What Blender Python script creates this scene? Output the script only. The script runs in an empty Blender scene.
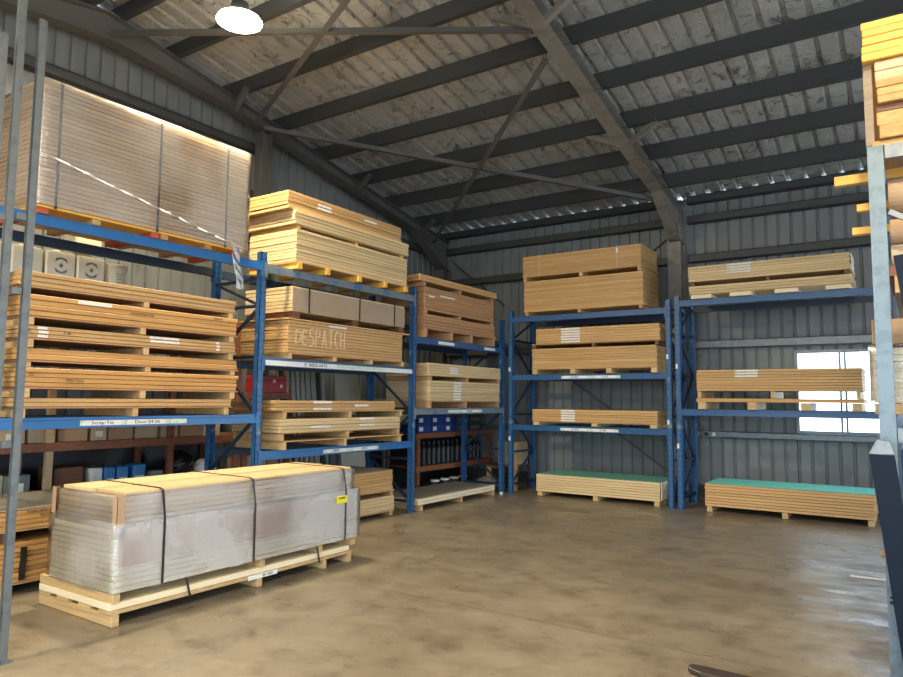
import bpy, math, random
from mathutils import Matrix, Vector
random.seed(7)
S = bpy.context.scene
COL = S.collection
PI = math.pi

# ---------------------------------------------------------------- node helpers
def new_mat(name):
    m = bpy.data.materials.new(name); m.use_nodes = True
    nt = m.node_tree; nt.nodes.clear()
    out = nt.nodes.new('ShaderNodeOutputMaterial')
    return m, nt, out
def N(nt, t, **k):
    n = nt.nodes.new(t)
    for a, b in k.items():
        if a in n.inputs: n.inputs[a].default_value = b
        else: setattr(n, a, b)
    return n
def lk(nt, a, ao, b, bi): nt.links.new(a.outputs[ao], b.inputs[bi])
def c4(c): return (c[0], c[1], c[2], 1.0)
def ramp(nt, stops):
    r = nt.nodes.new('ShaderNodeValToRGB'); e = r.color_ramp.elements
    while len(e) < len(stops): e.new(0.5)
    for i, (p, c) in enumerate(stops):
        e[i].position = p; e[i].color = c4(c)
    return r
def mathn(nt, op, a, b=None):
    n = nt.nodes.new('ShaderNodeMath'); n.operation = op
    for i, v in enumerate((a, b)):
        if v is None: continue
        if isinstance(v, (int, float)): n.inputs[i].default_value = v
        else: nt.links.new(v, n.inputs[i])
    return n.outputs[0]
def coords(nt, scale, kind='Object'):
    t = nt.nodes.new('ShaderNodeTexCoord'); m = nt.nodes.new('ShaderNodeMapping')
    m.inputs['Scale'].default_value = scale
    lk(nt, t, kind, m, 'Vector'); return m
def wood(name, a, b, rough=0.55, scale=(0.9, 9, 26), var=0.22, edge_w=0.0):
    m, nt, out = new_mat(name)
    bs = N(nt, 'ShaderNodeBsdfPrincipled', Roughness=rough)
    mp = coords(nt, scale)
    oi = nt.nodes.new('ShaderNodeObjectInfo')
    ad = nt.nodes.new('ShaderNodeVectorMath'); ad.operation = 'ADD'
    mu = nt.nodes.new('ShaderNodeVectorMath'); mu.operation = 'SCALE'; mu.inputs['Scale'].default_value = 31
    co = nt.nodes.new('ShaderNodeCombineXYZ')
    for i in range(3): lk(nt, oi, 'Random', co, i)
    lk(nt, co, 0, mu, 0); lk(nt, mp, 0, ad, 0); lk(nt, mu, 0, ad, 1)
    nz = N(nt, 'ShaderNodeTexNoise', Scale=1.6, Detail=5.0, Roughness=0.6, Distortion=0.6)
    lk(nt, ad, 0, nz, 'Vector')
    r = ramp(nt, [(0.3, b), (0.7, a)]); lk(nt, nz, 'Fac', r, 0)
    hs = nt.nodes.new('ShaderNodeHueSaturation')
    v = mathn(nt, 'MULTIPLY_ADD', oi.outputs['Random'], var); v.node.inputs[2].default_value = 1 - var / 2
    nt.links.new(v, hs.inputs['Value'])
    lk(nt, r, 0, hs, 'Color'); lk(nt, hs, 0, bs, 'Base Color')
    bp = N(nt, 'ShaderNodeBump', Strength=0.15, Distance=0.004)
    lk(nt, nz, 'Fac', bp, 'Height'); lk(nt, bp, 0, bs, 'Normal')
    lk(nt, bs, 0, out, 0); return m
def paint(name, c, rough=0.45, metal=0.0, wear=None, wscale=6, wpos=0.62, var=0.15):
    m, nt, out = new_mat(name)
    bs = N(nt, 'ShaderNodeBsdfPrincipled', Roughness=rough, Metallic=metal)
    mp = coords(nt, (1, 1, 1), 'Object')
    nz = N(nt, 'ShaderNodeTexNoise', Scale=wscale, Detail=6.0, Roughness=0.65)
    lk(nt, mp, 0, nz, 'Vector')
    w = wear or tuple(x * (1 - var) for x in c)
    r = ramp(nt, [(0.35, c), (wpos, tuple(x * (1 - var * .5) for x in c)), (min(wpos + .08, 1), w)])
    lk(nt, nz, 'Fac', r, 0); lk(nt, r, 0, bs, 'Base Color'); lk(nt, bs, 0, out, 0); return m
def emis(name, c, s):
    m, nt, out = new_mat(name); e = N(nt, 'ShaderNodeEmission', Color=c4(c), Strength=s)
    lk(nt, e, 0, out, 0); return m

M = {}
M['honey'] = wood('honey_timber', (0.58, 0.37, 0.165), (0.45, 0.265, 0.105))
M['orange'] = wood('orange_timber', (0.58, 0.33, 0.115), (0.42, 0.21, 0.062))
M['pale'] = wood('pale_timber', (0.68, 0.53, 0.31), (0.54, 0.39, 0.205))
M['cream'] = wood('cream_timber', (0.80, 0.72, 0.52), (0.70, 0.60, 0.40), var=0.08)
M['red'] = wood('reddish_timber', (0.50, 0.29, 0.15), (0.36, 0.19, 0.09))
M['tan'] = wood('tan_board', (0.58, 0.42, 0.26), (0.46, 0.32, 0.19))
M['yellow'] = wood('yellow_timber', (0.80, 0.46, 0.085), (0.68, 0.36, 0.055))
M['dark_wood'] = wood('dark_stained_timber', (0.17, 0.075, 0.038), (0.09, 0.038, 0.02))
M['rust_wood'] = wood('red_brown_timber', (0.30, 0.11, 0.05), (0.18, 0.06, 0.03))
M['dark_wood2'] = wood('weathered_timber', (0.30, 0.23, 0.16), (0.21, 0.155, 0.105))
M['pallet'] = wood('pallet_timber', (0.62, 0.44, 0.22), (0.42, 0.27, 0.12))
M['pallet_red'] = paint('red_painted_block', (0.50, 0.10, 0.05), 0.7)
M['card_band'] = paint('light_brown_cardboard', (0.56, 0.36, 0.22), .8)
M['card'] = paint('brown_cardboard', (0.42, 0.28, 0.17), 0.8)
M['card_pale'] = paint('pale_cardboard', (0.50, 0.40, 0.26), 0.8)
M['card_film'] = paint('grey_brown_board', (0.36, 0.27, 0.19), 0.6)
M['white'] = paint('white_plastic', (0.80, 0.76, 0.62), 0.4, var=0.04)
M['paper'] = paint('white_paper', (0.80, 0.80, 0.78), 0.6, wear=(0.55, 0.56, 0.58), wscale=60, wpos=0.55)
M['paper_green'] = paint('green_tinted_paper', (0.60, 0.74, 0.62), 0.6, wear=(0.25, 0.35, 0.28), wscale=60, wpos=0.55)
M['ink'] = paint('dark_ink', (0.04, 0.035, 0.03), 0.7)
M['chalk'] = paint('pale_chalk', (0.85, 0.72, 0.52), 0.8)
M['yellow_label'] = paint('yellow_paper', (0.85, 0.78, 0.03), 0.5)
M['blue'] = paint('blue_rack_paint', (0.022, 0.095, 0.245), 0.38, wear=(0.02, 0.065, 0.15), wscale=9)
M['blue_bright'] = paint('bright_blue_rack_paint', (0.025, 0.145, 0.40), 0.33, wear=(0.02, 0.10, 0.27), wscale=7)
M['blue_dusty'] = paint('dusty_blue_rack_paint', (0.16, 0.20, 0.24), 0.5, wear=(0.05, 0.13, 0.28), wscale=5, wpos=0.55)
M['white_strip'] = paint('white_label_strip', (0.74, 0.77, 0.78), 0.4, wear=(0.5, 0.6, 0.55), wscale=20)
M['galv'] = paint('galvanised_steel', (0.21, 0.235, 0.25), 0.42, 0.4, wear=(0.155, 0.18, 0.20), wscale=14, wpos=0.5)
M['post_grey'] = paint('dull_galvanised_steel', (0.15, 0.165, 0.17), .45, .3, wear=(0.11, 0.125, 0.13), wscale=12, wpos=.5)
M['post_blue_grey'] = paint('blue_grey_galvanised_steel', (0.15, 0.20, 0.235), .4, .3, wear=(0.11, 0.15, 0.18), wscale=12, wpos=.5)
M['steel'] = paint('grey_primed_steel', (0.10, 0.10, 0.098), 0.5, wscale=3)
M['steel_lt'] = paint('lighter_grey_primed_steel', (0.22, 0.20, 0.18), 0.48, wear=(0.16, 0.145, 0.125), wscale=4, wpos=0.5)
M['steel_dk'] = paint('dark_grey_steel', (0.050, 0.053, 0.056), 0.5, wscale=3)
M['navy'] = paint('dark_navy_paint', (0.004, 0.009, 0.020), 0.42, wear=(0.015, 0.028, 0.045), wscale=14, wpos=0.66)
M['navy'].node_tree.nodes['Principled BSDF'].inputs['Specular IOR Level'].default_value = .12
M['black'] = paint('black_plastic', (0.012, 0.012, 0.013), 0.35)
M['seafoam'] = paint('sea_green_sheet', (0.14, 0.46, 0.36), 0.4, var=0.05)
M['aqua'] = paint('aqua_sheet', (0.18, 0.84, 0.72), 0.28, var=0.05)
M['grey_board'] = paint('grey_board', (0.36, 0.34, 0.28), 0.6, wscale=3)
M['red_box'] = paint('red_metal', (0.42, 0.03, 0.035), 0.4)
M['carton_blue'] = paint('blue_carton', (0.012, 0.05, 0.22), 0.5)
M['tin_blue'] = paint('blue_tin', (0.02, 0.20, 0.50), 0.35)
M['profile'] = paint('aluminium_profile', (0.42, 0.44, 0.42), 0.4, 0.3)
M['door_beige'] = paint('pale_grey_door', (0.47, 0.46, 0.38), 0.5, var=0.05)
M['blue_shade'] = paint('shaded_blue_rack_paint', (0.014, 0.035, 0.075), 0.45)  # rack blue darkened to imitate weaker light on bracing and rear beams
M['kerb'] = paint('dark_concrete_kerb', (0.05, 0.05, 0.05), 0.8)

# blue posts with rows of slots
def post_mat():
    m, nt, out = new_mat('slotted_blue_post')
    bs = N(nt, 'ShaderNodeBsdfPrincipled', Roughness=0.38)
    t = nt.nodes.new('ShaderNodeTexCoord'); s = nt.nodes.new('ShaderNodeSeparateXYZ'); lk(nt, t, 'Object', s, 0)
    nz = N(nt, 'ShaderNodeTexNoise', Scale=7.0, Detail=6.0); lk(nt, t, 'Object', nz, 'Vector')
    r = ramp(nt, [(0.4, (0.025, 0.115, 0.29)), (0.6, (0.025, 0.10, 0.25)), (0.72, (0.30, 0.34, 0.36))]); lk(nt, nz, 'Fac', r, 0)
    f = mathn(nt, 'FRACT', mathn(nt, 'MULTIPLY', s.outputs['Z'], 1 / 0.0762))
    a = mathn(nt, 'LESS_THAN', f, 0.35)
    ay = mathn(nt, 'ABSOLUTE', mathn(nt, 'SUBTRACT', mathn(nt, 'ABSOLUTE', s.outputs['Y']), 0.022))
    b = mathn(nt, 'LESS_THAN', ay, 0.006)
    k = mathn(nt, 'MULTIPLY', a, b)
    mx = nt.nodes.new('ShaderNodeMixRGB'); mx.inputs[2].default_value = (0.01, 0.015, 0.03, 1)
    nt.links.new(k, mx.inputs[0]); lk(nt, r, 0, mx, 1); lk(nt, mx, 0, bs, 'Base Color'); lk(nt, bs, 0, out, 0)
    return m
M['post'] = post_mat()

def floor_mat():
    m, nt, out = new_mat('stained_concrete')
    bs = N(nt, 'ShaderNodeBsdfPrincipled'); mp = coords(nt, (1, 1, 1))
    n1 = N(nt, 'ShaderNodeTexNoise', Scale=0.7, Detail=8.0, Roughness=0.62); lk(nt, mp, 0, n1, 'Vector')
    n2 = N(nt, 'ShaderNodeTexNoise', Scale=3.2, Detail=9.0, Roughness=0.72, Distortion=0.4); lk(nt, mp, 0, n2, 'Vector')
    n3 = N(nt, 'ShaderNodeTexNoise', Scale=1.3, Detail=7.0, Roughness=0.7)
    mp3 = coords(nt, (1.2, 3.0, 1)); lk(nt, mp3, 0, n3, 'Vector')
    r1 = ramp(nt, [(0.3, (0.150, 0.125, 0.092)), (0.55, (0.215, 0.187, 0.142)), (0.75, (0.265, 0.235, 0.182))]); lk(nt, n1, 'Fac', r1, 0)
    r2 = ramp(nt, [(0.30, (0.52, 0.49, 0.45)), (0.48, (0.92, 0.90, 0.88)), (0.72, (1.12, 1.11, 1.10))]); lk(nt, n2, 'Fac', r2, 0)
    mx = nt.nodes.new('ShaderNodeMixRGB'); mx.blend_type = 'MULTIPLY'; mx.inputs[0].default_value = 1
    lk(nt, r1, 0, mx, 1); lk(nt, r2, 0, mx, 2)
    # oil spots
    vo = N(nt, 'ShaderNodeTexVoronoi', Scale=0.9, Randomness=1.0); 
    dn = nt.nodes.new('ShaderNodeMixRGB'); dn.blend_type = 'ADD'; dn.inputs[0].default_value = 0.05
    lk(nt, mp, 0, dn, 1); lk(nt, n2, 'Color', dn, 2); lk(nt, dn, 0, vo, 'Vector')
    sp = mathn(nt, 'LESS_THAN', vo.outputs['Distance'], 0.055)
    sp = mathn(nt, 'MULTIPLY', sp, 0.5)
    mx2 = nt.nodes.new('ShaderNodeMixRGB'); mx2.inputs[2].default_value = (0.07, 0.055, 0.04, 1)
    nt.links.new(sp, mx2.inputs[0]); lk(nt, mx, 0, mx2, 1)
    # control joints
    t = nt.nodes.new('ShaderNodeTexCoord'); s = nt.nodes.new('ShaderNodeSeparateXYZ'); lk(nt, t, 'Object', s, 0)
    jy = mathn(nt, 'LESS_THAN', mathn(nt, 'ABSOLUTE', mathn(nt, 'SUBTRACT', s.outputs['Y'], 4.665)), 0.005)
    j = mathn(nt, 'MULTIPLY', jy, 0.75)
    mx3 = nt.nodes.new('ShaderNodeMixRGB'); mx3.inputs[2].default_value = (0.05, 0.04, 0.03, 1)
    nt.links.new(j, mx3.inputs[0]); lk(nt, mx2, 0, mx3, 1); lk(nt, mx3, 0, bs, 'Base Color')
    rr = nt.nodes.new('ShaderNodeMapRange'); rr.inputs['From Min'].default_value = .35; rr.inputs['From Max'].default_value = .65
    rr.inputs['To Min'].default_value = .22; rr.inputs['To Max'].default_value = .55
    lk(nt, n3, 'Fac', rr, 0); lk(nt, rr, 0, bs, 'Roughness')
    n4 = N(nt, 'ShaderNodeTexNoise', Scale=22.0, Detail=6.0, Roughness=0.7); lk(nt, mp, 0, n4, 'Vector')
    bp = N(nt, 'ShaderNodeBump', Strength=0.22, Distance=0.004); lk(nt, n4, 'Fac', bp, 'Height'); lk(nt, bp, 0, bs, 'Normal')
    lk(nt, bs, 0, out, 0); return m
M['floor'] = floor_mat()

def sheet_mat(name, a, b, stain, scale, rough, sscale=2.0, bump=0.3, metal=0.0, spos=(0.56, 0.68)):
    m, nt, out = new_mat(name)
    bs = N(nt, 'ShaderNodeBsdfPrincipled', Roughness=rough, Metallic=metal)
    mp = coords(nt, scale)
    n1 = N(nt, 'ShaderNodeTexNoise', Scale=1.0, Detail=6.0, Roughness=0.6); lk(nt, mp, 0, n1, 'Vector')
    mp2 = coords(nt, (1, 1, 1)); n2 = N(nt, 'ShaderNodeTexNoise', Scale=sscale, Detail=8.0, Roughness=0.75, Distortion=1.2); lk(nt, mp2, 0, n2, 'Vector')
    r = ramp(nt, [(0.3, a), (0.7, b)]); lk(nt, n1, 'Fac', r, 0)
    r2 = ramp(nt, [(spos[0], (0, 0, 0)), (spos[1], (1, 1, 1))]); lk(nt, n2, 'Fac', r2, 0)
    mx = nt.nodes.new('ShaderNodeMixRGB'); mx.inputs[2].default_value = c4(stain)
    lk(nt, r2, 0, mx, 0); lk(nt, r, 0, mx, 1); lk(nt, mx, 0, bs, 'Base Color')
    n3 = N(nt, 'ShaderNodeTexNoise', Scale=9.0, Detail=5.0, Distortion=1.5); lk(nt, mp2, 0, n3, 'Vector')
    bp = N(nt, 'ShaderNodeBump', Strength=bump, Distance=0.03); lk(nt, n3, 'Fac', bp, 'Height'); lk(nt, bp, 0, bs, 'Normal')
    lk(nt, bs, 0, out, 0); return m
M['wall'] = sheet_mat('corrugated_wall_sheet', (0.145, 0.163, 0.172), (0.19, 0.21, 0.22), (0.115, 0.127, 0.132), (3, 3, 0.6), 0.45, 1.6, 0.04, 0.0)
M['roof'] = sheet_mat('dirty_crinkled_foil_roof', (0.37, 0.385, 0.385), (0.53, 0.545, 0.545), (0.14, 0.125, 0.115), (1.5, 1.5, 1.5), 0.42, 4.2, 1.0, 0.15, (0.53, 0.64))

def film_mat(name, milk=0.28, bump=.5, rough=.24, fm=1.3):
    m, nt, out = new_mat(name)
    mp = coords(nt, (1, 1, 1))
    mps = coords(nt, (3.5, 3.5, 14))
    n1 = N(nt, 'ShaderNodeTexNoise', Scale=2.2, Detail=7.0, Roughness=0.7, Distortion=1.0); lk(nt, mps, 0, n1, 'Vector')
    n2 = N(nt, 'ShaderNodeTexNoise', Scale=1.3, Detail=3.0, Roughness=0.5); lk(nt, mp, 0, n2, 'Vector')
    mps3 = coords(nt, (16, 16, 2.5)); n3 = N(nt, 'ShaderNodeTexNoise', Scale=1.2, Detail=5.0, Distortion=0.8); lk(nt, mps3, 0, n3, 'Vector')
    ht = mathn(nt, 'ADD', n1.outputs['Fac'], mathn(nt, 'MULTIPLY', n3.outputs['Fac'], 0.8))
    bp = N(nt, 'ShaderNodeBump', Strength=bump, Distance=0.02); nt.links.new(ht, bp.inputs['Height'])
    gl = N(nt, 'ShaderNodeBsdfGlossy', Roughness=rough, Color=(0.95, 0.96, 1, 1)); lk(nt, bp, 0, gl, 'Normal')
    df = N(nt, 'ShaderNodeBsdfDiffuse', Color=(0.93, 0.94, 0.96, 1)); lk(nt, bp, 0, df, 'Normal')
    tr = N(nt, 'ShaderNodeBsdfTransparent', Color=(0.96, 0.96, 0.96, 1))
    r = ramp(nt, [(0.40, (milk * .3,) * 3), (0.60, (min(milk * 2.0, 1),) * 3)]); lk(nt, n2, 'Fac', r, 0)
    m1 = nt.nodes.new('ShaderNodeMixShader'); lk(nt, r, 0, m1, 0); lk(nt, tr, 0, m1, 1); lk(nt, df, 0, m1, 2)
    fr = N(nt, 'ShaderNodeFresnel', IOR=1.5); lk(nt, bp, 0, fr, 'Normal')
    ff = mathn(nt, 'MINIMUM', mathn(nt, 'MULTIPLY_ADD', fr.outputs[0], fm), 1.0); ff.node.inputs[0].links[0].from_node.inputs[2].default_value = 0.06
    m2 = nt.nodes.new('ShaderNodeMixShader'); nt.links.new(ff, m2.inputs[0]); lk(nt, m1, 0, m2, 1); lk(nt, gl, 0, m2, 2)
    lk(nt, m2, 0, out, 0); return m
M['film'] = film_mat('stretch_film', 0.17, .4, .12, 1.8)
M['film_clear'] = film_mat('clear_stretch_film', 0.08, .28, .14, .9)
M['film_rope'] = film_mat('rolled_film_edge', 0.22, .5, .3, 1.0)
M['film_mid'] = film_mat('shiny_stretch_film', 0.10, .35, .10, 2.2)
def glass_mat():
    m, nt, out = new_mat('window_glass')
    tr = N(nt, 'ShaderNodeBsdfTransparent', Color=(0.93, 0.96, 0.97, 1)); gl = N(nt, 'ShaderNodeBsdfGlossy', Roughness=0.03)
    mx = nt.nodes.new('ShaderNodeMixShader'); mx.inputs[0].default_value = 0.06
    lk(nt, tr, 0, mx, 1); lk(nt, gl, 0, mx, 2); lk(nt, mx, 0, out, 0); return m
M['glass'] = glass_mat()
M['lens'] = emis('glowing_lamp_lens', (1.0, 0.86, 0.58), 60)

# ---------------------------------------------------------------- mesh helpers
class MB:
    def __init__(s): s.v = []; s.f = []
    def box(s, a, b, mtx=None):
        x0, y0, z0 = a; x1, y1, z1 = b; n = len(s.v)
        vs = [(x0,y0,z0),(x1,y0,z0),(x1,y1,z0),(x0,y1,z0),(x0,y0,z1),(x1,y0,z1),(x1,y1,z1),(x0,y1,z1)]
        if mtx: vs = [tuple(mtx @ Vector(v)) for v in vs]
        s.v += vs
        s.f += [tuple(n + i for i in q) for q in ((0,3,2,1),(4,5,6,7),(0,1,5,4),(1,2,6,5),(2,3,7,6),(3,0,4,7))]
        return s
    def bar(s, p, q, w, h, up=(0, 0, 1)):
        p = Vector(p); q = Vector(q); d = q - p; L = d.length; d.normalize()
        u = Vector(up); x = d.cross(u)
        if x.length < 1e-4: u = Vector((1, 0, 0)); x = d.cross(u)
        x.normalize(); u = x.cross(d)
        m = Matrix((( x[0], u[0], d[0], p[0]), (x[1], u[1], d[1], p[1]), (x[2], u[2], d[2], p[2]), (0, 0, 0, 1)))
        return s.box((-w/2, -h/2, 0), (w/2, h/2, L), m)
    def cyl(s, p, q, r, n=20, r2=None, cap=True):
        r2 = r if r2 is None else r2
        p = Vector(p); q = Vector(q); d = (q - p).normalized(); u = Vector((0, 0, 1)) if abs(d.z) < .9 else Vector((1, 0, 0))
        x = d.cross(u).normalized(); y = d.cross(x); k = len(s.v)
        for i in range(n):
            a = 2*PI*i/n; c = x*math.cos(a) + y*math.sin(a)
            s.v.append(tuple(p + c*r)); s.v.append(tuple(q + c*r2))
        for i in range(n):
            j = (i+1) % n; s.f.append((k+2*i, k+2*i+1, k+2*j+1, k+2*j))
        if cap:
            s.f.append(tuple(k+2*i for i in range(n))); s.f.append(tuple(k+2*i+1 for i in reversed(range(n))))
        return s
    def lathe(s, prof, c=(0, 0, 0), n=28):
        k = len(s.v)
        for r, z in prof:
            for i in range(n):
                a = 2*PI*i/n; s.v.append((c[0]+r*math.cos(a), c[1]+r*math.sin(a), c[2]+z))
        for j in range(len(prof)-1):
            for i in range(n):
                i2 = (i+1) % n; s.f.append((k+j*n+i, k+j*n+i2, k+(j+1)*n+i2, k+(j+1)*n+i))
        s.f.append(tuple(k+i for i in reversed(range(n)))); s.f.append(tuple(k+(len(prof)-1)*n+i for i in range(n)))
        return s
    def poly_prism(s, pts, h0, h1, ax='z'):
        k = len(s.v); n = len(pts)
        for h in (h0, h1):
            for a, b in pts:
                s.v.append({'z': (a, b, h), 'y': (a, h, b), 'x': (h, a, b)}[ax])
        s.f.append(tuple(k+i for i in reversed(range(n)))); s.f.append(tuple(k+n+i for i in range(n)))
        for i in range(n):
            j = (i+1) % n; s.f.append((k+i, k+j, k+n+j, k+n+i))
        return s
    def mesh(s, name, bev=0.0):
        me = bpy.data.meshes.new(name); me.from_pydata(s.v, [], s.f); me.update()
        if bev:
            import bmesh
            bm = bmesh.new(); bm.from_mesh(me)
            bmesh.ops.bevel(bm, geom=bm.edges[:], offset=bev, segments=1, affect='EDGES'); bm.to_mesh(me); bm.free()
        return me
    def build(s, name, mat, parent=None, loc=None, bev=0.0, smooth=False, rz=0):
        me = s.mesh(name, bev); me.materials.append(mat if not isinstance(mat, str) else M[mat])
        if smooth:
            for p in me.polygons: p.use_smooth = True
        return link(name, me, parent, loc, rz)
def link(name, me, parent=None, loc=None, rz=0):
    o = bpy.data.objects.new(name, me); COL.objects.link(o)
    if loc is not None: o.location = loc
    if rz: o.rotation_euler = (0, 0, rz)
    if parent is not None: o.parent = parent
    return o
def empty(name, loc=(0, 0, 0), rz=0): return link(name, None, None, loc, rz)
def adopt(o, p):
    for k in ('label', 'category', 'group'):
        if k in o.keys() and k != 'label': del o[k]
    o.parent = p; o.matrix_parent_inverse = p.matrix_basis.inverted(); return o
LABELS = {}
def tag(o, label, cat, group=None):
    if len(label.split()) > 16: label = label.replace(' timber board', ' board', 1)
    nw = len(label.split()); assert 4 <= nw <= 16, (nw, label)
    LABELS.setdefault(label, []).append(o.name)
    o['label'] = label; o['category'] = cat
    if group: o['group'] = group
    return o
def structure(o): o['kind'] = 'structure'; return o
_tx = {}
def text_mesh(txt, size, depth=0.001):
    k = (txt, size)
    if k in _tx: return _tx[k].copy()
    cu = bpy.data.curves.new('t', 'FONT'); cu.body = txt; cu.size = size; cu.extrude = depth; cu.align_x = 'CENTER'; cu.align_y = 'CENTER'; cu.resolution_u = 2
    ob = bpy.data.objects.new('t', cu); COL.objects.link(ob)
    dg = bpy.context.evaluated_depsgraph_get(); dg.update()
    me = bpy.data.meshes.new_from_object(ob.evaluated_get(dg)); bpy.data.objects.remove(ob); bpy.data.curves.remove(cu)
    _tx[k] = me; return me.copy()
def put_text(name, txt, size, mat, parent, loc, rz=0, sx=1.0):
    """lettering standing upright, facing local -Y of rz"""
    me = text_mesh(txt, size); me.materials.clear(); me.materials.append(M[mat])
    o = link(name, me, parent, loc); o.rotation_euler = (PI/2, 0, rz); o.scale = (sx, 1, 1); return o

# ================================================================= SETTING
EAVE, SLOPE, YB, XL = 5.145, 0.19, 12.1, -8.5
XR, YF, YR = 8.0, -3.3, 4.4
def zr(y): return EAVE + (YB - y) * SLOPE if y >= YR else EAVE + (YB - YR) * SLOPE - (YR - y) * SLOPE

f = MB().box((XL-.5, YF-1, -.15), (XR+.5, YB+.3, 0)).build('floor', 'floor'); structure(f)
g = MB().box((-60, -60, -.35), (60, 60, -.16)).build('floor_exterior', paint('pale_gravel', (0.75, 0.74, 0.70), .9)); structure(g)

PITCH = 0.19
def rib_profile(a0, a1, depth, pan=PITCH-.05, side=.012, top=.026, pitch=PITCH):
    """positions along the wall and how far the rib sinks outward"""
    pts = []; k = math.floor(a0 / pitch)
    a = k * pitch
    while a < a1 + pitch:
        pts += [(a, 0), (a+pan, 0), (a+pan+side, depth), (a+pan+side+top, depth)]
        a += pitch
    res = [(max(a0, min(a1, p)), d) for p, d in pts]
    out = []
    for p in res:
        if not out or abs(out[-1][0]-p[0]) > 1e-6: out.append(p)
    return out
def wall_sheet(mb, along, base, sign, a0, a1, z0, z1):
    pr = rib_profile(a0, a1, .03); k = len(mb.v)
    for a, d in pr:
        zt = z1(a) if callable(z1) else z1
        off = base + sign * d
        for z in (z0, zt): mb.v.append((a, off, z) if along == 'x' else (off, a, z))
    for i in range(len(pr)-1): mb.f.append((k+2*i, k+2*i+2, k+2*i+3, k+2*i+1))
WX0, WX1, WZ0, WZ1 = -1.56, 0.36, 1.12, 2.42
mb = MB()
wall_sheet(mb, 'x', YB, 1, XL-.03, WX0, .22, EAVE-.004)
wall_sheet(mb, 'x', YB, 1, WX1, 1.9, .22, EAVE-.004)
wall_sheet(mb, 'x', YB, 1, 5.9, XR, .22, EAVE-.004)
wall_sheet(mb, 'x', YB, 1, 1.9, 5.9, 3.7, EAVE-.004)
wall_sheet(mb, 'x', YB, 1, WX0, WX1, .22, WZ0)
wall_sheet(mb, 'x', YB, 1, WX0, WX1, WZ1, EAVE-.004)
w = mb.build('wall_back', 'wall'); structure(w)
mb = MB(); wall_sheet(mb, 'y', XL, -1, YF, YB+.03, .22, lambda y: zr(y)-.006)
structure(mb.build('wall_left', 'wall'))
# right wall has a wide open doorway between y 3 and 11
mb = MB(); wall_sheet(mb, 'y', XR, 1, YF, 2.5, .22, lambda y: zr(y)-.006); wall_sheet(mb, 'y', XR, 1, 11.0, YB, .22, lambda y: zr(y)-.006)
wall_sheet(mb, 'y', XR, 1, 2.5, 11.0, 4.2, lambda y: zr(y)-.006)
structure(mb.build('wall_right', 'wall'))
mb = MB(); wall_sheet(mb, 'x', YF, -1, XL, -3.5, .22, zr(YF)-.02); wall_sheet(mb, 'x', YF, -1, 5.5, XR, .22, zr(YF)-.02); wall_sheet(mb, 'x', YF, -1, -3.5, 5.5, 4.4, zr(YF)-.02)
structure(mb.build('wall_front', 'wall'))
structure(MB().box((XL-.1, YB-.02, 0), (1.81, YB+.12, .22)).build('baseboard_back', 'kerb'))
structure(MB().box((XL-.12, YF, 0), (XL+.02, YB-.03, .22)).build('baseboard_left', 'kerb'))
# roof
mb = MB(); pr = rib_profile(XL-.45, XR+.5, .05, pan=.175, side=.02, top=.035, pitch=.25)
for (ya, yb) in ((YF-.4, YR-.03), (YR+.03, YB+.05)):
    k = len(mb.v)
    for x, d in pr:
        for y in (ya, yb): mb.v.append((x, y, zr(y)+d))
    for i in range(len(pr)-1): mb.f.append((k+2*i, k+2*i+1, k+2*i+3, k+2*i+2))
# raised ridge capping leaves a narrow gap of daylight
zc = zr(YR)
mb.poly_prism([(YR-.22, zc+.05), (YR, zc+.13), (YR+.22, zc+.05), (YR+.22, zc+.06), (YR, zc+.14), (YR-.22, zc+.06)], XL-.4, XR+.5, 'x')
structure(mb.build('ceiling', 'roof'))

# window
def win(name, WX0, WX1, mull):
    y0, y1 = YB-.03, YB+.05
    mb = MB(); fw = .045
    mb.box((WX0, y0, WZ0), (WX1, y1, WZ0+fw)).box((WX0, y0, WZ1-fw), (WX1, y1, WZ1))
    mb.box((WX0, y0, WZ0+fw), (WX0+fw, y1, WZ1-fw)).box((WX1-fw, y0, WZ0+fw), (WX1, y1, WZ1-fw))
    for x in mull: mb.box((x-.014, y0, WZ0+fw), (x+.014, y1, WZ1-fw))
    o = mb.build(name, 'galv'); structure(o)
    MB().box((WX0+fw, YB+.01, WZ0+fw), (WX1-fw, YB+.016, WZ1-fw)).build('window_pane', 'glass', o)
win('window_1', WX0, WX1, (-.935, -.865, -.30, -.23))
structure(MB().box((1.82, YB-.06, 0), (1.9, YB+.08, 3.7)).box((5.9, YB-.06, 0), (5.98, YB+.08, 3.7)).box((1.82, YB-.06, 3.7), (5.98, YB+.08, 3.78)).build('door_1', 'steel'))

# portal frames: column, haunch and rafter of one frame as one part each
def ibeam_y(mb, x, w, pts, tf=.014, tw=.012):
    """I section whose bottom line follows pts [(y,zbot,ztop)]"""
    for (ya, ba, ta), (yb, bb, tb) in zip(pts, pts[1:]):
        for (lo, hi, hw) in ((0, tf, w/2), (None, None, tw/2), (-tf, 0, w/2)):
            if lo is None: qa, qb, ra, rb = ba+tf, ta-tf, bb+tf, tb-tf
            elif lo == 0: qa, qb, ra, rb = ba, ba+tf, bb, bb+tf
            else: qa, qb, ra, rb = ta-tf, ta, tb-tf, tb
            k = len(mb.v)
            for (y, z0, z1) in ((ya, qa, qb), (yb, ra, rb)):
                mb.v += [(x-hw, y, z0), (x+hw, y, z0), (x+hw, y, z1), (x-hw, y, z1)]
            mb.f += [tuple(k+i for i in q) for q in ((0,1,2,3),(7,6,5,4),(0,4,5,1),(1,5,6,2),(2,6,7,3),(3,7,4,0))]
    return mb
PD = .255  # purlin depth
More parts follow.
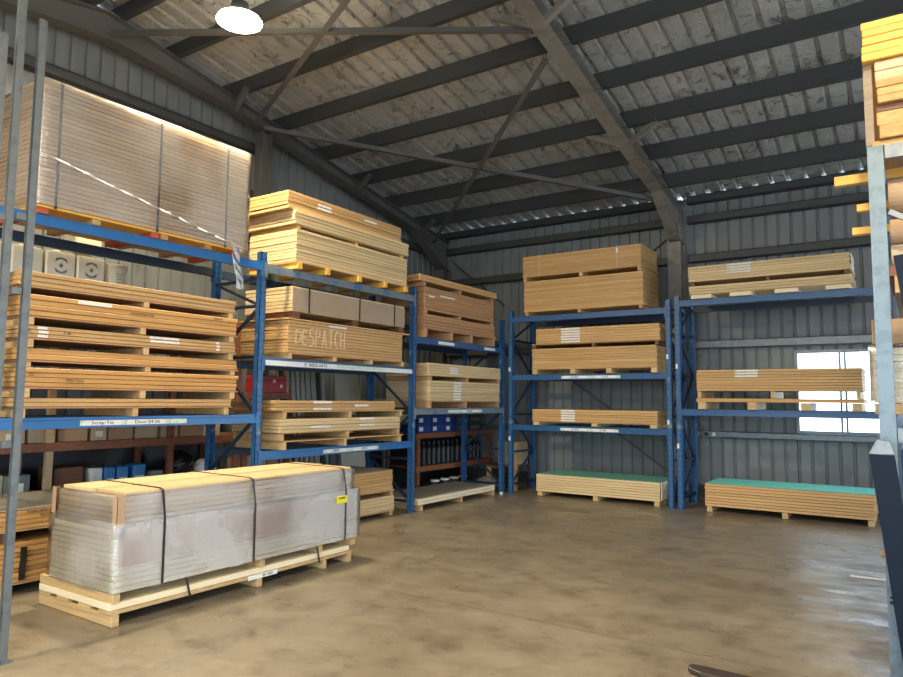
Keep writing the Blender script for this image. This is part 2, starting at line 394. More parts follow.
def frame(x, name, label, mat, ycols, fly=()):
    r = empty(name, (x, 11.9, 0)); tag(r, label, 'steel frame'); 
    def P(mb, nm, m): return mb.build(nm, m, r, loc=(-x, -11.9, 0))
    mb = MB(); ibeam_y(mb, x, .2, [(YF+.2, zr(YF+.2)-.445, zr(YF+.2)-PD), (2.6, zr(2.6)-.445, zr(2.6)-PD), (YR, zr(YR)-.60, zr(YR)-PD), (6.2, zr(6.2)-.445, zr(6.2)-PD), (10.78, zr(10.78)-.445, zr(10.78)-PD), (11.72, 4.36, zr(11.72)-PD), (11.95, 4.3, zr(11.95)-PD)])
    P(mb, 'rafter', mat)
    for yc in ycols:
        mb = MB(); zt = 4.31 if yc > 11 else zr(yc)-.455
        hw, hd = (.11, .15) if yc > 11 else (.09, .09)
        mb.box((x-hw, yc-hd, 0), (x+hw, yc-hd+.015, zt)).box((x-.006, yc-hd+.015, 0), (x+.006, yc+hd-.015, zt)).box((x-hw, yc+hd-.015, 0), (x+hw, yc+hd, zt))
        P(mb, 'column', mat)
    for (y, dx) in fly:
        mb = MB(); mb.bar((x+.06*(1 if dx > 0 else -1), y, zr(y)-.43), (x+dx, y-.10, zr(y)-PD+.02), .07, .07); P(mb, 'fly_brace', mat)
    return r
frame(-8.17, 'portal_frame', 'dark grey steel gable frame against the left wall', 'steel', (11.85, 6.95), fly=((6.35, .42), (9.05, .42), (11.0, .42)))
frame(-3.3, 'portal_frame', 'large brown-grey steel portal frame crossing the middle of the roof', 'steel_lt', (11.85,), fly=((9.3, .52), (6.6, .52), (9.3, -.52), (6.6, -.52), (4.0, .5)))
# purlins: one object each
k = 0; y = 11.12; ys = []
while y > 4.9: ys.append(y); y -= .955
ys += [4.60, 4.20]; y = 3.3
while y > YF + .3: ys.append(y); y -= .955
ORD = ['first','second','third','fourth','fifth','sixth','seventh','eighth','ninth','tenth','eleventh','twelfth','thirteenth','fourteenth','fifteenth','sixteenth','seventeenth','eighteenth','nineteenth','twentieth','twenty-first','twenty-second','twenty-third','twenty-fourth','twenty-fifth','twenty-sixth','twenty-seventh','twenty-eighth']
for i, y in enumerate(ys):
    z = zr(y) - .003
    mb = MB(); mb.box((XL+.05, y-.006, z-PD+.005), (XR-.05, y+.006, z-.006))
    mb.box((XL+.05, y-.07, z-PD-.001), (XR-.05, y+.006, z-PD+.009)).box((XL+.05, y, z-.014), (XR-.05, y+.06, z-.016+.008))
    o = mb.build('roof_purlin', 'steel_dk', loc=None)
    tag(o, 'long dark steel roof purlin, %s counted from the back wall' % ORD[i], 'purlin', 'roof purlins')
# eave beam and wall girts
def girt_x(z, h, x0, x1, lab, mat='steel', y=11.99):
    mb = MB(); mb.box((x0, y-.05, z-h/2), (x1, y-.04, z+h/2)).box((x0, y-.05, z-h/2-.001), (x1, y+.09, z-h/2+.01)).box((x0, y-.05, z+h/2-.01), (x1, y+.09, z+h/2))
    return tag(mb.build('wall_girt', mat), lab, 'girt', 'wall girts')
for z, nm, mt in ((EAVE-.075, 'eave', 'steel_dk'), (4.72, 'upper', 'steel_dk'), (4.04, 'middle', 'steel_dk'), (2.56, 'window head', 'galv'), (1.07, 'window sill', 'galv')):
    girt_x(z, .13 if z > 2 else .1, XL+.1, -3.47, 'steel wall girt at %s height on back wall, left of middle column' % nm, mt if z > 3 else 'steel')
    girt_x(z, .13 if z > 2 else .1, -3.14, XR-.1 if z > 3.8 else 1.8, 'steel wall girt at %s height on back wall, right of middle column' % nm, mt)
for z, nm in ((5.46, 'highest'), (4.72, 'second highest'), (4.04, 'third highest')):
    mb = MB(); x = XL+.1
    y1 = YB-.3 if z < 5 else YB - (z-EAVE)/SLOPE*1.0 - 3.3
    
    mb.box((x+.04, YF+.3, z-.065), (x+.05, y1, z+.065)).box((x-.08, YF+.3, z-.066), (x+.05, y1, z-.056)).box((x-.08, YF+.3, z+.056), (x+.05, y1, z+.066))
    tag(mb.build('wall_girt', 'steel_dk'), '%s dark steel wall girt running along the left wall' % nm, 'girt', 'wall girts')
# roof bracing
def brace(p, q, lab, w=.07):
    mb = MB().bar(p, q, w, .006).bar((p[0], p[1], p[2]+w/2), (q[0], q[1], q[2]+w/2), .006, w)
    tag(mb.build('roof_brace', 'steel'), lab, 'brace', 'roof cross braces')
def zb(y): return zr(y)-.49
brace((-8.05, 4.42, 6.04), (-3.42, 6.72, 5.76), 'thin flat steel roof brace running level just right of the glowing lamp')
brace((-8.05, 6.68, zb(6.7)+.02), (-3.42, 4.65, zb(4.65)+.02), 'short steep steel roof brace rising above the yellow timber stacks')
brace((-8.05, 6.85, zb(6.85)), (-3.42, 11.0, zb(11.0)), 'long gently falling steel roof brace from left wall to middle column')
brace((-8.05, 11.3, zb(11.3)-.03), (-3.42, 7.05, zb(7.05)-.03), 'long steep steel roof brace rising from back left corner')
tag(MB().bar((-8.0, 11.93, 4.5), (-6.75, 11.93, 3.5), .06, .02).build('wall_brace', 'steel_dk'), 'dark diagonal steel brace on back wall beside left corner', 'brace')
tag(MB().bar((-3.48, 11.88, 4.4), (-4.1, 11.88, 3.95), .06, .02).build('wall_brace', 'steel_dk'), 'short diagonal knee brace left of the middle column', 'brace')

# power outlet plate on girt
t = empty('power_outlet', (-2.83, 11.91, 1.07)); tag(t, 'small grey power outlet on the girt beside the blue rack', 'outlet')
MB().box((-.13, 0, -.05), (.13, .028, .05)).build('back_plate', 'galv', t, bev=.004)
MB().cyl((-.06, -.012, 0), (-.06, 0, 0), .034).build('socket', 'black', t)
MB().cyl((.06, -.012, 0), (.06, 0, 0), .034).build('socket', 'paper', t)

# high bay lamp
def lamp(x, y, z, lab, energy):
    r = empty('high_bay_lamp', (x, y, z)); tag(r, lab, 'lamp', 'high bay lamps')
    MB().lathe([(.12, .062), (.13, .08), (.10, .11), (.09, .20), (.03, .215)]).build('housing', 'steel_dk', r, smooth=True)
    MB().lathe([(.10, -.035), (.20, -.02), (.235, .0), (.22, .03), (.13, .06)]).build('lens', 'lens', r)
    MB().cyl((0, 0, .21), (0, 0, zr(y)-z-.004), .008, 8).build('suspension_rod', 'galv', r)
    l = bpy.data.lights.new('lamp_light', 'AREA'); l.shape = 'DISK'; l.size = .42; l.energy = energy; l.color = (1.0, .82, .54)
    lo = bpy.data.objects.new('lamp_light', l); COL.objects.link(lo); lo.location = (0, 0, -.06); lo.parent = r
LE = 330
lamp(-5.76, 4.52, 5.55, 'round glowing high bay lamp under the roof at upper left', LE)
lamp(0.4, 2.0, 5.55, 'round high bay lamp above the right hand rack', LE*.9)
lamp(-5.12, -.9, 5.0, 'round high bay lamp behind the viewer on the left', LE*.9)
lamp(0.3, -1.4, 5.0, 'round high bay lamp behind the viewer on the right', LE*.7)

# ================================================================= RACKS
def rbox(o, a, b): return MB().box(a, b)
def upright(parent, axis, c0, c1, pos, H, hbr, tint='post', face=None):
    """frame in the depth direction. axis 'L': posts at X=c0 (front), c1 (rear), Y=pos; axis 'B': posts at Y=c0,c1, X=pos"""
    def W(d, a, z): return (d, a, z) if axis == 'L' else (a, d, z)
    fr = MB()
    # bracing: horizontals and diagonals
    for z in hbr: fr.bar(W(c0, pos, z), W(c1, pos, z), .03, .035)
    zz = sorted(hbr)
    for i, (a, b) in enumerate(zip(zz, zz[1:])):
        p, q = (c0, c1) if i % 2 == 0 else (c1, c0)
        fr.bar(W(p, pos, a), W(q, pos, b), .028, .03)
    fo = fr.build('frame_bracing', 'blue_shade', parent)
    for c in (c0, c1):
        o = MB()
        # open C section post with lips
        w = .042; t = .006; d = .034; sg = 1 if c == c0 else -1
        out = -1 if axis == 'B' else 1     # front faces -Y for B, +X for L
        fs = out if c == c0 else -out
        for (la, lb, da, db) in ((-w, w, d-t, d), (-w, -w+t, -d, d), (w-t, w, -d, d)):
            da_, db_ = (da*fs, db*fs); lo, hi = min(da_, db_), max(da_, db_)
            if axis == 'L': o.box((lo, la, 0), (hi, lb, H))
            else: o.box((la, lo, 0), (lb, hi, H))
        if axis == 'L': p = o.build('post', tint, fo, loc=(c, pos, .006))
        else:
            # keep slots on the front: rotate so local Y is along the rack
            o = MB()
            for (la, lb, da, db) in ((-w, w, d-t, d), (-w, -w+t, -d, d), (w-t, w, -d, d)):
                lo, hi = min(da*sg, db*sg), max(da*sg, db*sg); o.box((lo, la, 0), (hi, lb, H))
            p = o.build('post', tint, fo, loc=(pos, c, .006), rz=-PI/2)
        MB().box((-.07, -.06, 0), (.07, .06, .006)).build('foot_plate', 'blue', fo, loc=W(c, pos, 0))
    return fo
def beam(parent, axis, face, a0, a1, ztop, mat, h=.095, back=False, label=None):
    """box beam whose outer face is at `face`"""
    t = .05
    s = -1 if axis == 'L' else 1
    if back: s = -s
    lo, hi = sorted((face, face + s*t))
    mb = MB()
    def bx(d0, d1, l0, l1, z0, z1):
        return mb.box((d0, l0, z0), (d1, l1, z1)) if axis == 'L' else mb.box((l0, d0, z0), (l1, d1, z1))
    bx(lo, hi, a0+.044, a1-.044, ztop-h, ztop-.028)
    # stepped upper lip
    l2, h2 = sorted((face + s*.012, face + s*t)); bx(l2, h2, a0+.044, a1-.044, ztop-.028, ztop)
    b = mb.build('beam', mat, parent, bev=.002)
    # end connectors
    for a in (a0, a1):
        e = MB()
        q0, q1 = (a+.004, a+.046) if a == a0 else (a-.046, a-.004)
        l3, h3 = sorted((face - s*.006, face + s*.001))
        if axis == 'L': e.box((l3, q0, ztop-h-.06), (h3, q1, ztop+.012))
        else: e.box((q0, l3, ztop-h-.06), (q1, h3, ztop+.012))
        e.build('end_connector', mat, b)
    if label:
        for li, (l0, l1, mt, txt, off) in enumerate(label):
            f0, f1 = sorted((face - s*(.0015+.0008*li), face + s*.001))
            z0, z1 = ztop-h+.02, ztop-.03
            if mt == 'white_strip' and l1-l0 > 2: z0, z1 = ztop-h+.008, ztop-.029
            q = MB()
            (q.box((f0, l0, z0), (f1, l1, z1)) if axis == 'L' else q.box((l0, f0, z0), (l1, f1, z1)))
            lo_ = q.build('location_label', mt, b)
            if txt:
                n = len(txt); cy = l0 + off
                put_text('lettering', txt, (z1-z0)*.95, 'ink', b, (face-s*(.0028+.0008*li), cy, (z0+z1)/2) if axis == 'L' else (cy, face-s*(.0028+.0008*li), (z0+z1)/2), PI/2 if axis == 'L' else 0, 1.25)
    return b
XF, XRr = -6.015, -6.80   # left rack post centres, front and rear
XFace = -5.975
BY = [2.36, 5.15, 7.97, 10.58]
lr = empty('pallet_rack', (XF, BY[0], 0)); tag(lr, 'long blue pallet rack of three bays along the left wall', 'rack')
class Off:
    pass
def sub(parent_loc):
    """helper empty-free parenting: returns root whose children use world coords"""
    return parent_loc
def fixchildren(root):
    for ch in root.children: ch.location = Vector(ch.location) - root.location
HB = [.15, .75, 1.40, 2.05, 2.62, 2.92]
for y, H in zip(BY, (3.22, 3.22, 3.22, 3.0)):
    upright(lr, 'L', XF, XRr, y, H, [z for z in HB if z < H-.1])
bl = [('a', BY[0], BY[1], 3.11, 'blue_bright', None), ('b', BY[0], BY[1], 1.42, 'blue_bright', [(3.19, 4.24, 'paper_green', None, 0), (3.22, 3.56, 'paper', 'Scrap Tix', .17), (3.62, 4.0, 'paper', 'Door 04 06', .2)]),
      ('c', BY[1], BY[2], 3.10, 'blue_dusty', None), ('d', BY[1], BY[2], 2.05, 'blue', [(5.21, 7.91, 'white_strip', 'E  A050-0475', .78), (6.35, 7.3, 'paper_green', None, 0), (7.32, 7.5, 'paper', None, .09)]),
      ('e', BY[1], BY[2], 1.01, 'blue_bright', [(6.15, 7.19, 'paper_green', None, 0), (6.2, 6.55, 'paper', 'A050', .17), (6.7, 7.15, 'paper', '0375', .2)]),
      ('f', BY[2], BY[3], 2.51, 'blue', [(8.56, 9.0, 'paper', None, 0), (9.91, 10.27, 'paper', None, 0)]), ('g', BY[2], BY[3], 1.47, 'blue_dusty', [(8.84, 9.85, 'paper_green', None, 0), (9.25, 9.8, 'paper', 'TRADE', .2)])]
for nm, a, b, z, mt, lab in bl:
    beam(lr, 'L', XFace, a, b, z, mt, label=lab)
    beam(lr, 'L', XRr-.04, a, b, z, 'blue_shade', back=True)
fixchildren(lr)
# white locking clip on the shared post
def back_rack(x0, x1, H, levels, lab, yf=10.62):
    r = empty('pallet_rack', (x0, yf, 0)); tag(r, lab, 'rack')
    for x in (x0, x1): upright(r, 'B', yf+.04, yf+.86, x, H, [z for z in (.15, .70, 1.35, 2.0, 2.65) if z < H-.15]+[H-.12])
    for z, mt, lb in levels:
        beam(r, 'B', yf, x0, x1, z, mt, label=lb); beam(r, 'B', yf+.90, x0, x1, z, 'blue_shade', back=True)
    for x in (x0, x1):
        for z in (2.25, 1.9, 1.25) if x == x1 else (2.1, .9): MB().box((x-.03, yf-.003, z), (x+.0, yf+.006, z+.07)).build('post_sticker', 'paper', r)
    # long diagonals on the rear of the rack
    if x0 < -4:
        MB().bar((x0+.7, yf+.93, 2.0), (x1-.9, yf+.93, 1.18), .03, .03, (0, 1, 0)).build('rear_brace', 'steel_dk', r)
        MB().bar((x0+1.45, yf+.93, 1.15), (x1-.1, yf+.93, .30), .03, .03, (0, 1, 0)).build('rear_brace', 'steel_dk', r)
    fixchildren(r)
    return r
back_rack(-5.87, -3.115, 3.16, [(3.05, 'blue', None), (2.04, 'blue', [(-4.90, -3.88, 'paper_green', None, 0), (-4.86, -4.45, 'paper', 'B 04A', .2), (-4.3, -3.95, 'paper', '0125', .17)]), (1.18, 'blue', [(-4.92, -3.92, 'paper_green', None, 0), (-4.85, -4.45, 'paper', 'B 03A', .2), (-4.35, -4.0, 'paper', '0138', .17)])],
          'blue pallet rack against back wall left of middle column')
back_rack(-2.975, -.08, 3.20, [(3.14, 'blue', None), (1.49, 'blue', None)], 'blue pallet rack in front of the window')

# ================================================================= STACKS
_mesh_cache = {}
def panel_mesh(L, W_, T, mat, bev=.0045):
    k = (round(L, 3), round(W_, 3), round(T, 4), mat)
    if k not in _mesh_cache:
        me = MB().box((-L/2, -W_/2, 0), (L/2, W_/2, T)).mesh('timber_board', bev); me.materials.append(M[mat]); _mesh_cache[k] = me
    return _mesh_cache[k]
def place(axis, face, c, W_, z):
    """location of a load whose front face is at `face`, long centre c"""
    return (face - W_/2, c, z) if axis == 'L' else (c, face + W_/2, z)
def ordn(i, n):
    if i == n-1: return 'topmost'
    if i == 0: return 'lowest' if n > 1 else 'single'
    k = n-1-i
    return ORD[k] + ' from top'
def bundle(axis, face, a0, a1, z0, z1, n, mat, desc, W_=.82, colour='honey timber', jl=.006, jd=.004, rzj=0.0, stickers=(), noun='board', prongs=None):
    """n panels between z0 and z1; returns list bottom-up"""
    T = (z1-z0)/n - .003; L = a1-a0; c = (a0+a1)/2; rz0 = PI/2 if axis == 'L' else 0
    res = []
    me = panel_mesh(L, W_, T, mat)
    for i in range(n):
        z = z0 + i*(z1-z0)/n + .001
        x, y, _ = place(axis, face, c + random.uniform(-jl, jl), W_, z)
        if axis == 'L': x += random.uniform(-jd, jd)
        else: y += random.uniform(-jd, jd)
        o = link('timber_board', me, None, (x, y, z), rz0 + random.uniform(-rzj, rzj))
        tag(o, '%s %s %s %s' % (ordn(i, n), colour, noun, desc), 'board', 'boards ' + desc)
        for (s0, s1, mt, rows) in stickers:
            if rows is not None and (n-1-i) not in rows: continue
            l0, l1 = (s0-c, s1-c) if axis == 'L' else (s0-c, s1-c)
            MB().box((l0, -W_/2-.0012, T*.15), (l1, -W_/2+.001, T*.85)).build('paper_label', mt, o)
        res.append(o)
    return res
def runners(axis, face, a0, a1, z0, z1, desc, W_=.82, mat='pallet', n=3, deck=None, deck_mat='pallet', w=.055, ov=0.0, blocks=False):
    """a low timber pallet: cross runners under an optional deck sheet"""
    c = (a0+a1)/2; L = a1-a0
    loc = place(axis, face, c, W_, z0); r = empty('timber_pallet', loc, PI/2 if axis == 'L' else 0)
    tag(r, desc, 'pallet', 'timber pallets')
    zt = z1-z0; dk = deck or 0
    for i in range(n):
        u = -L/2 + w/2 + .012 + (L-w-.024)*i/(n-1)
        if 0 < i < n-1: u += random.uniform(-.05, .05)
        MB().box((u-w/2, -W_/2-ov, .0005), (u+w/2, W_/2, zt-dk-.001)).build('runner', mat, r, bev=.003)
    if deck: MB().box((-L/2-.005, -W_/2-ov*.5, zt-dk), (L/2+.03, W_/2, zt-.001)).build('deck_sheet', deck_mat, r)
    return r
def sheet(name, axis, face, a0, a1, z0, t, mat, lab, W_=.82, cat='sheet', jit=0):
    c = (a0+a1)/2
    o = MB().box((-(a1-a0)/2, -W_/2, 0), ((a1-a0)/2, W_/2, t)).build(name, mat, None, place(axis, face, c, W_, z0), bev=min(.002, t*.3), rz=(PI/2 if axis == 'L' else 0)+jit)
    return tag(o, lab, cat)
FL = -5.935

# ---- left rack, bay 1, shelf with six bundles
B1 = 'of %s bundle on shelf under the tall wrapped pack'
lay = [  # runner z0,z1 ; panels z0,z1,n,ordinal,mat,ends,face
 (1.421, 1.508, 1.508, 1.582, 2, 'lowest', 'honey', 2.64, 4.74, 0),
 (1.584, 1.668, 1.668, 1.828, 4, 'fifth', 'orange', 2.66, 4.80, .01),
 (1.830, 1.888, 1.888, 1.988, 2, 'fourth', 'orange', 2.66, 4.80, .0),
 (1.990, 2.070, 2.070, 2.172, 3, 'third', 'honey', 2.67, 4.77, .0),
 (2.174, 2.248, 2.248, 2.425, 4, 'second', 'orange', 2.66, 4.765, .01),
 (2.427, 2.492, 2.492, 2.612, 3, 'highest', 'honey', 2.62, 4.75, 0)]
stk = {'second': [(3.08, 3.38, 'paper', (0,))], 'third': [(3.79, 4.1, 'paper', (0, 1)), (2.79, 2.87, 'paper', (0, 1, 2)), (4.53, 4.57, 'paper', (0, 1, 2))]}
for r0, r1, p0, p1, n, nm, mt, a0, a1, df in lay:
    runners('L', FL+df, a0+.02, a1-.02, r0, r1, 'timber pallet under the %s bundle beneath the tall wrapped pack' % nm, deck=.012, deck_mat='red')
    res = bundle('L', FL+df, a0, a1, p0+.001, p1, n, mt, B1 % nm, stickers=stk.get(nm, ()), jl=.012, jd=.008)
    if nm == 'fifth': 
        put_text('marker_writing', 'VERT ROS', .034, 'ink', res[1], (-.62, -.4125, .02)); put_text('marker_writing', 'X1', .034, 'ink', res[2], (-.97, -.4125, .02))
    if nm == 'second': put_text('marker_writing', 'ATHOS ROB COE', .03, 'ink', res[2], (-.02, -.4125, .02)); put_text('marker_writing', 'BOS 60', .03, 'ink', res[3], (.8, -.4125, .02))
    if nm == 'third': put_text('marker_writing', 'F 18', .034, 'ink', res[1], (-.70, -.4125, .02)); put_text('marker_writing', 'V1', .034, 'ink', res[1], (-1.0, -.4125, .02))

# ---- tall wrapped pack on top of bay 1
pk = empty('timber_pallet', (FL-.425, 3.78, 3.111), PI/2); tag(pk, 'low timber pallet under the tall film-wrapped pack on top shelf', 'pallet', 'timber pallets')
for u, mt in ((-1.0, 'pallet_red'), (-.55, 'pallet'), (.02, 'pallet_red'), (.12, 'red'), (.62, 'red'), (.98, 'pallet_red')):
    MB().box((u-.04, -.40, .0005), (u+.04, .40, .048)).build('runner', mt, pk, bev=.003)
MB().box((-1.06, -.415, .049), (1.06, .415, .068)).build('deck_sheet', 'yellow', pk)
WD = 'of tall film-wrapped pack on the top left shelf'
bundle('L', FL+.0, 2.72, 4.85, 3.182, 4.245, 27, 'tan', WD, W_=.85, colour='tan', jl=.003, jd=.002)
def film(name, x0, x1, y0, y1, z0, z1, mat, lab, amp=.006, lip=.10, res=.06):
    mb = MB(); r = random.Random(5)
    def ring(z, e):
        pts = []
        nx = max(2, int((x1-x0)/res)); ny = max(2, int((y1-y0)/res))
        for i in range(nx): pts.append((x0-e+(x1-x0+2*e)*i/nx, y0-e, 0, -1))
        for i in range(ny): pts.append((x1+e, y0-e+(y1-y0+2*e)*i/ny, 1, 0))
        for i in range(nx): pts.append((x1+e-(x1-x0+2*e)*i/nx, y1+e, 0, 1))
        for i in range(ny): pts.append((x0-e, y1+e-(y1-y0+2*e)*i/ny, -1, 0))
        return [(a+nx_*r.random()*amp, b+ny_*r.random()*amp, z + (r.uniform(-.01, .01) if z == z0 else 0)) for a, b, nx_, ny_ in pts]
    nz = max(2, int((z1-z0)/res)); rings = [ring(z0+(z1-z0)*i/nz, .008) for i in range(nz+1)]
    rings.append(ring(z1+.008, -.0)); rings.append(ring(z1+.010, -lip))
    n = len(rings[0])
    for R in rings: mb.v += R
    for j in range(len(rings)-1):
        for i in range(n):
            i2 = (i+1) % n; mb.f.append((j*n+i, j*n+i2, (j+1)*n+i2, (j+1)*n+i))
    me = mb.mesh(name); me.materials.append(M[mat])
    for p in me.polygons: p.use_smooth = True
    cx, cy = (x0+x1)/2, (y0+y1)/2
    me.transform(Matrix.Translation((-cx, -cy, -z0)))
    return tag(link(name, me, None, (cx, cy, z0)), lab, 'wrap')
tall_film = film('stretch_film', FL-.85, FL+.006, 2.71, 4.86, 3.185, 4.252, 'film_clear', 'shiny clear stretch film around the tall pack on the top left shelf')
# torn tail of the film hanging at its right end
mb = MB()
for j in range(9):
    z = 3.19 - j*.055
    for i in range(4): mb.v.append((FL+.012+.006*((i+j) % 2), 4.66+.045*i - .03*math.sin(j*.7) + (.02*j if i == 0 else 0), z))
for j in range(8):
    for i in range(3): mb.f.append((j*4+i, j*4+i+1, (j+1)*4+i+1, (j+1)*4+i))
film_tail = mb.build('film_tail', 'film')
def strap(lab, axis, face, c, z0, z1, W_, w=.016, top=True):
    mb = MB(); e = .004
    if axis == 'L':
        mb.box((face+e, c-w/2, z0), (face+e+.002, c+w/2, z1+e)).box((face-W_-e, c-w/2, z1+e), (face+e+.002, c+w/2, z1+e+.002)).box((face-W_-e-.002, c-w/2, z0), (face-W_-e, c+w/2, z1+e))
    else:
        mb.box((c-w/2, face-e-.002, z0), (c+w/2, face-e, z1+e)).box((c-w/2, face-e-.002, z1+e), (c+w/2, face+W_+e, z1+e+.002)).box((c-w/2, face+W_+e, z0), (c+w/2, face+W_+e+.002, z1+e))
    return tag(mb.build('packing_strap', 'black'), lab, 'strap', 'black packing straps')
adopt(film_tail, tall_film)
mb = MB(); rr_ = random.Random(9); pts = [(FL+.018+rr_.uniform(0, .004), 2.74+.212*i, 3.60-.043*i+rr_.uniform(-.006, .006)) for i in range(11)]
for p, q in zip(pts, pts[1:]): mb.cyl(p, q, .007, 8, .007)
adopt(mb.build('rolled_film_edge', 'film_rope', smooth=True), tall_film)
for c, nm in ((2.86, 'left'), (3.8, 'middle'), (4.58, 'right')): strap('%s dark packing strap round the tall wrapped pack on top shelf' % nm, 'L', FL+.0, c, 3.16, 4.245, .85, .022)

# ---- bay 2
D1 = 'of lower bundle in the yellow-ended pile on top shelf'
runners('L', FL+.02, 5.56, 7.68, 3.101, 3.188, 'timber pallet under the yellow-ended pile on top shelf', mat='yellow', n=5, w=.07, ov=.03, deck=.012)
bundle('L', FL+.02, 5.56, 7.68, 3.19, 3.575, 10, 'pale', D1, colour='pale timber', jl=.004, jd=.003)
runners('L', FL+.0, 5.58, 7.62, 3.576, 3.628, 'thin timber pallet between the lower bundles of the yellow-ended pile', mat='yellow', deck=.010)
bundle('L', FL+.02, 5.53, 7.71, 3.63, 3.80, 4, 'pale', 'of middle bundle in the yellow-ended pile on top shelf', colour='pale timber', jl=.008)
bundle('L', FL-.02, 5.45, 7.58, 3.802, 4.02, 5, 'honey', 'of highest bundle in the yellow-ended pile on top shelf', colour='honey timber', stickers=[(5.93, 6.17, 'paper', (1, 2)), (6.79, 7.04, 'paper', (1,))], W_=.84)
runners('L', FL, 5.50, 7.68, 2.051, 2.118, 'timber pallet under the pile marked with DESPATCH', deck=.010, n=4)
res = bundle('L', FL, 5.49, 7.62, 2.12, 2.50, 10, 'honey', 'of the pile chalked with the word DESPATCH', colour='honey timber', jl=.004, jd=.002, stickers=[(6.15, 6.47, 'paper', (0,))])
GL = {'D': [(0,0,0,1),(0,1,.6,.8),(.6,.8,.7,.5),(.7,.5,.6,.2),(.6,.2,0,0)], 'E': [(0,0,0,1),(0,1,.6,1),(0,.5,.5,.5),(0,0,.6,0)],
 'S': [(.6,.9,.3,1),(.3,1,.05,.85),(.05,.85,.1,.6),(.1,.6,.5,.45),(.5,.45,.6,.2),(.6,.2,.3,0),(.3,0,0,.12)], 'P': [(0,0,0,1),(0,1,.55,.9),(.55,.9,.55,.6),(.55,.6,0,.5)],
 'A': [(0,0,.3,1),(.3,1,.6,0),(.12,.4,.5,.4)], 'T': [(0,1,.7,1),(.35,1,.35,0)], 'C': [(.6,.9,.3,1),(.3,1,.05,.7),(.05,.7,.05,.3),(.05,.3,.3,0),(.3,0,.6,.1)], 'H': [(0,0,0,1),(.55,0,.55,1),(0,.5,.55,.5)]}
mb = MB()
for i, ch in enumerate('DESPATCH'):
    x0 = -.93 + i*.108; hh = .16 if i < 2 else .215; zb0 = -.145 if i < 2 else -.16
    for rep_ in (0, 1):
        for (a, b, c_, d_) in GL[ch]:
            o_ = rep_*.011; mb.bar((x0+a*.115+o_, 0, zb0+b*hh+o_*.7), (x0+c_*.115+o_, 0, zb0+d_*hh+o_*.7), .0045, .0015, (0, 1, 0))
w = mb.build('chalk_writing', 'chalk', res[5], (-.02, -.4145, .06)); w['label'] = 'large pale chalk lettering'
sheet('board', 'L', FL+.01, 5.47, 7.78, 2.503, .016, 'honey', 'thin overhanging board lying on the DESPATCH pile', .84, 'board')
runners('L', FL, 5.56, 7.66, 2.52, 2.60, 'timber pallet between the DESPATCH pile and cardboard-covered bundle', mat='dark_wood', w=.10)
bundle('L', FL-.01, 5.55, 7.67, 2.602, 2.90, 7, 'pale', 'of cardboard-covered bundle with black straps', colour='pale timber', jl=.002, jd=.001)
tag(MB().box((-.003, -1.055, 0), (.001, 1.055, .262)).build('cardboard_cover', 'card_film', None, (FL-.002, 6.61, 2.612)), 'flat grey-brown cardboard cover on the front of strapped bundle', 'cardboard')
for c, nm in ((5.81, 'first'), (6.71, 'second'), (7.43, 'third')): strap('%s black strap from left on the cardboard-covered bundle' % nm, 'L', FL+.002, c, 2.602, 2.90, .84, .02)
runners('L', FL, 5.46, 7.64, 1.012, 1.115, 'lower timber pallet on the lowest shelf below the DESPATCH pile', w=.05, deck=.014, deck_mat='honey')
runners('L', FL, 5.42, 7.6, 1.117, 1.195, 'upper timber pallet on the lowest shelf below the DESPATCH pile', w=.05)
sheet('board', 'L', FL+.004, 5.46, 7.62, 1.1963-.0, .004, 'honey', 'thin board above two pallets below the DESPATCH pile', .82, 'board')
bundle('L', FL, 5.42, 7.60, 1.202, 1.362, 4, 'pale', 'of lower bundle on the shelf below DESPATCH pile', colour='pale timber', stickers=[(5.89, 6.23, 'paper', (2,)), (6.76, 7.05, 'paper', (0, 2))])
runners('L', FL, 5.45, 7.66, 1.364, 1.452, 'timber pallet between two bundles below the DESPATCH pile', w=.05, deck=.014, deck_mat='honey')
bundle('L', FL, 5.33, 7.47, 1.454, 1.572, 3, 'honey', 'of upper bundle on the shelf below DESPATCH pile', colour='honey timber', stickers=[(5.93, 6.24, 'paper', (0, 2)), (6.64, 6.91, 'paper', (1,))], jl=.02)
runners('L', -6.08, 5.55, 7.66, 0.001, .072, 'timber pallet on the floor right of the wrapped floor pack', deck=.012)
bundle('L', -6.08, 5.55, 7.68, .075, .27, 5, 'pale', 'of the lower floor bundle behind the wrapped floor pack', colour='pale timber')
runners('L', -6.08, 5.55, 7.66, .272, .348, 'timber pallet between bundles on floor behind the wrapped floor pack', deck=.012)
bundle('L', -6.08, 5.5, 7.64, .35, .62, 7, 'honey', 'of the upper floor bundle behind the wrapped floor pack', colour='honey timber', jl=.012)
sheet('board', 'L', -6.07, 5.5, 7.62, .623, .006, 'grey_board', 'grey board covering the floor bundle right of wrapped floor pack', .84, 'board')

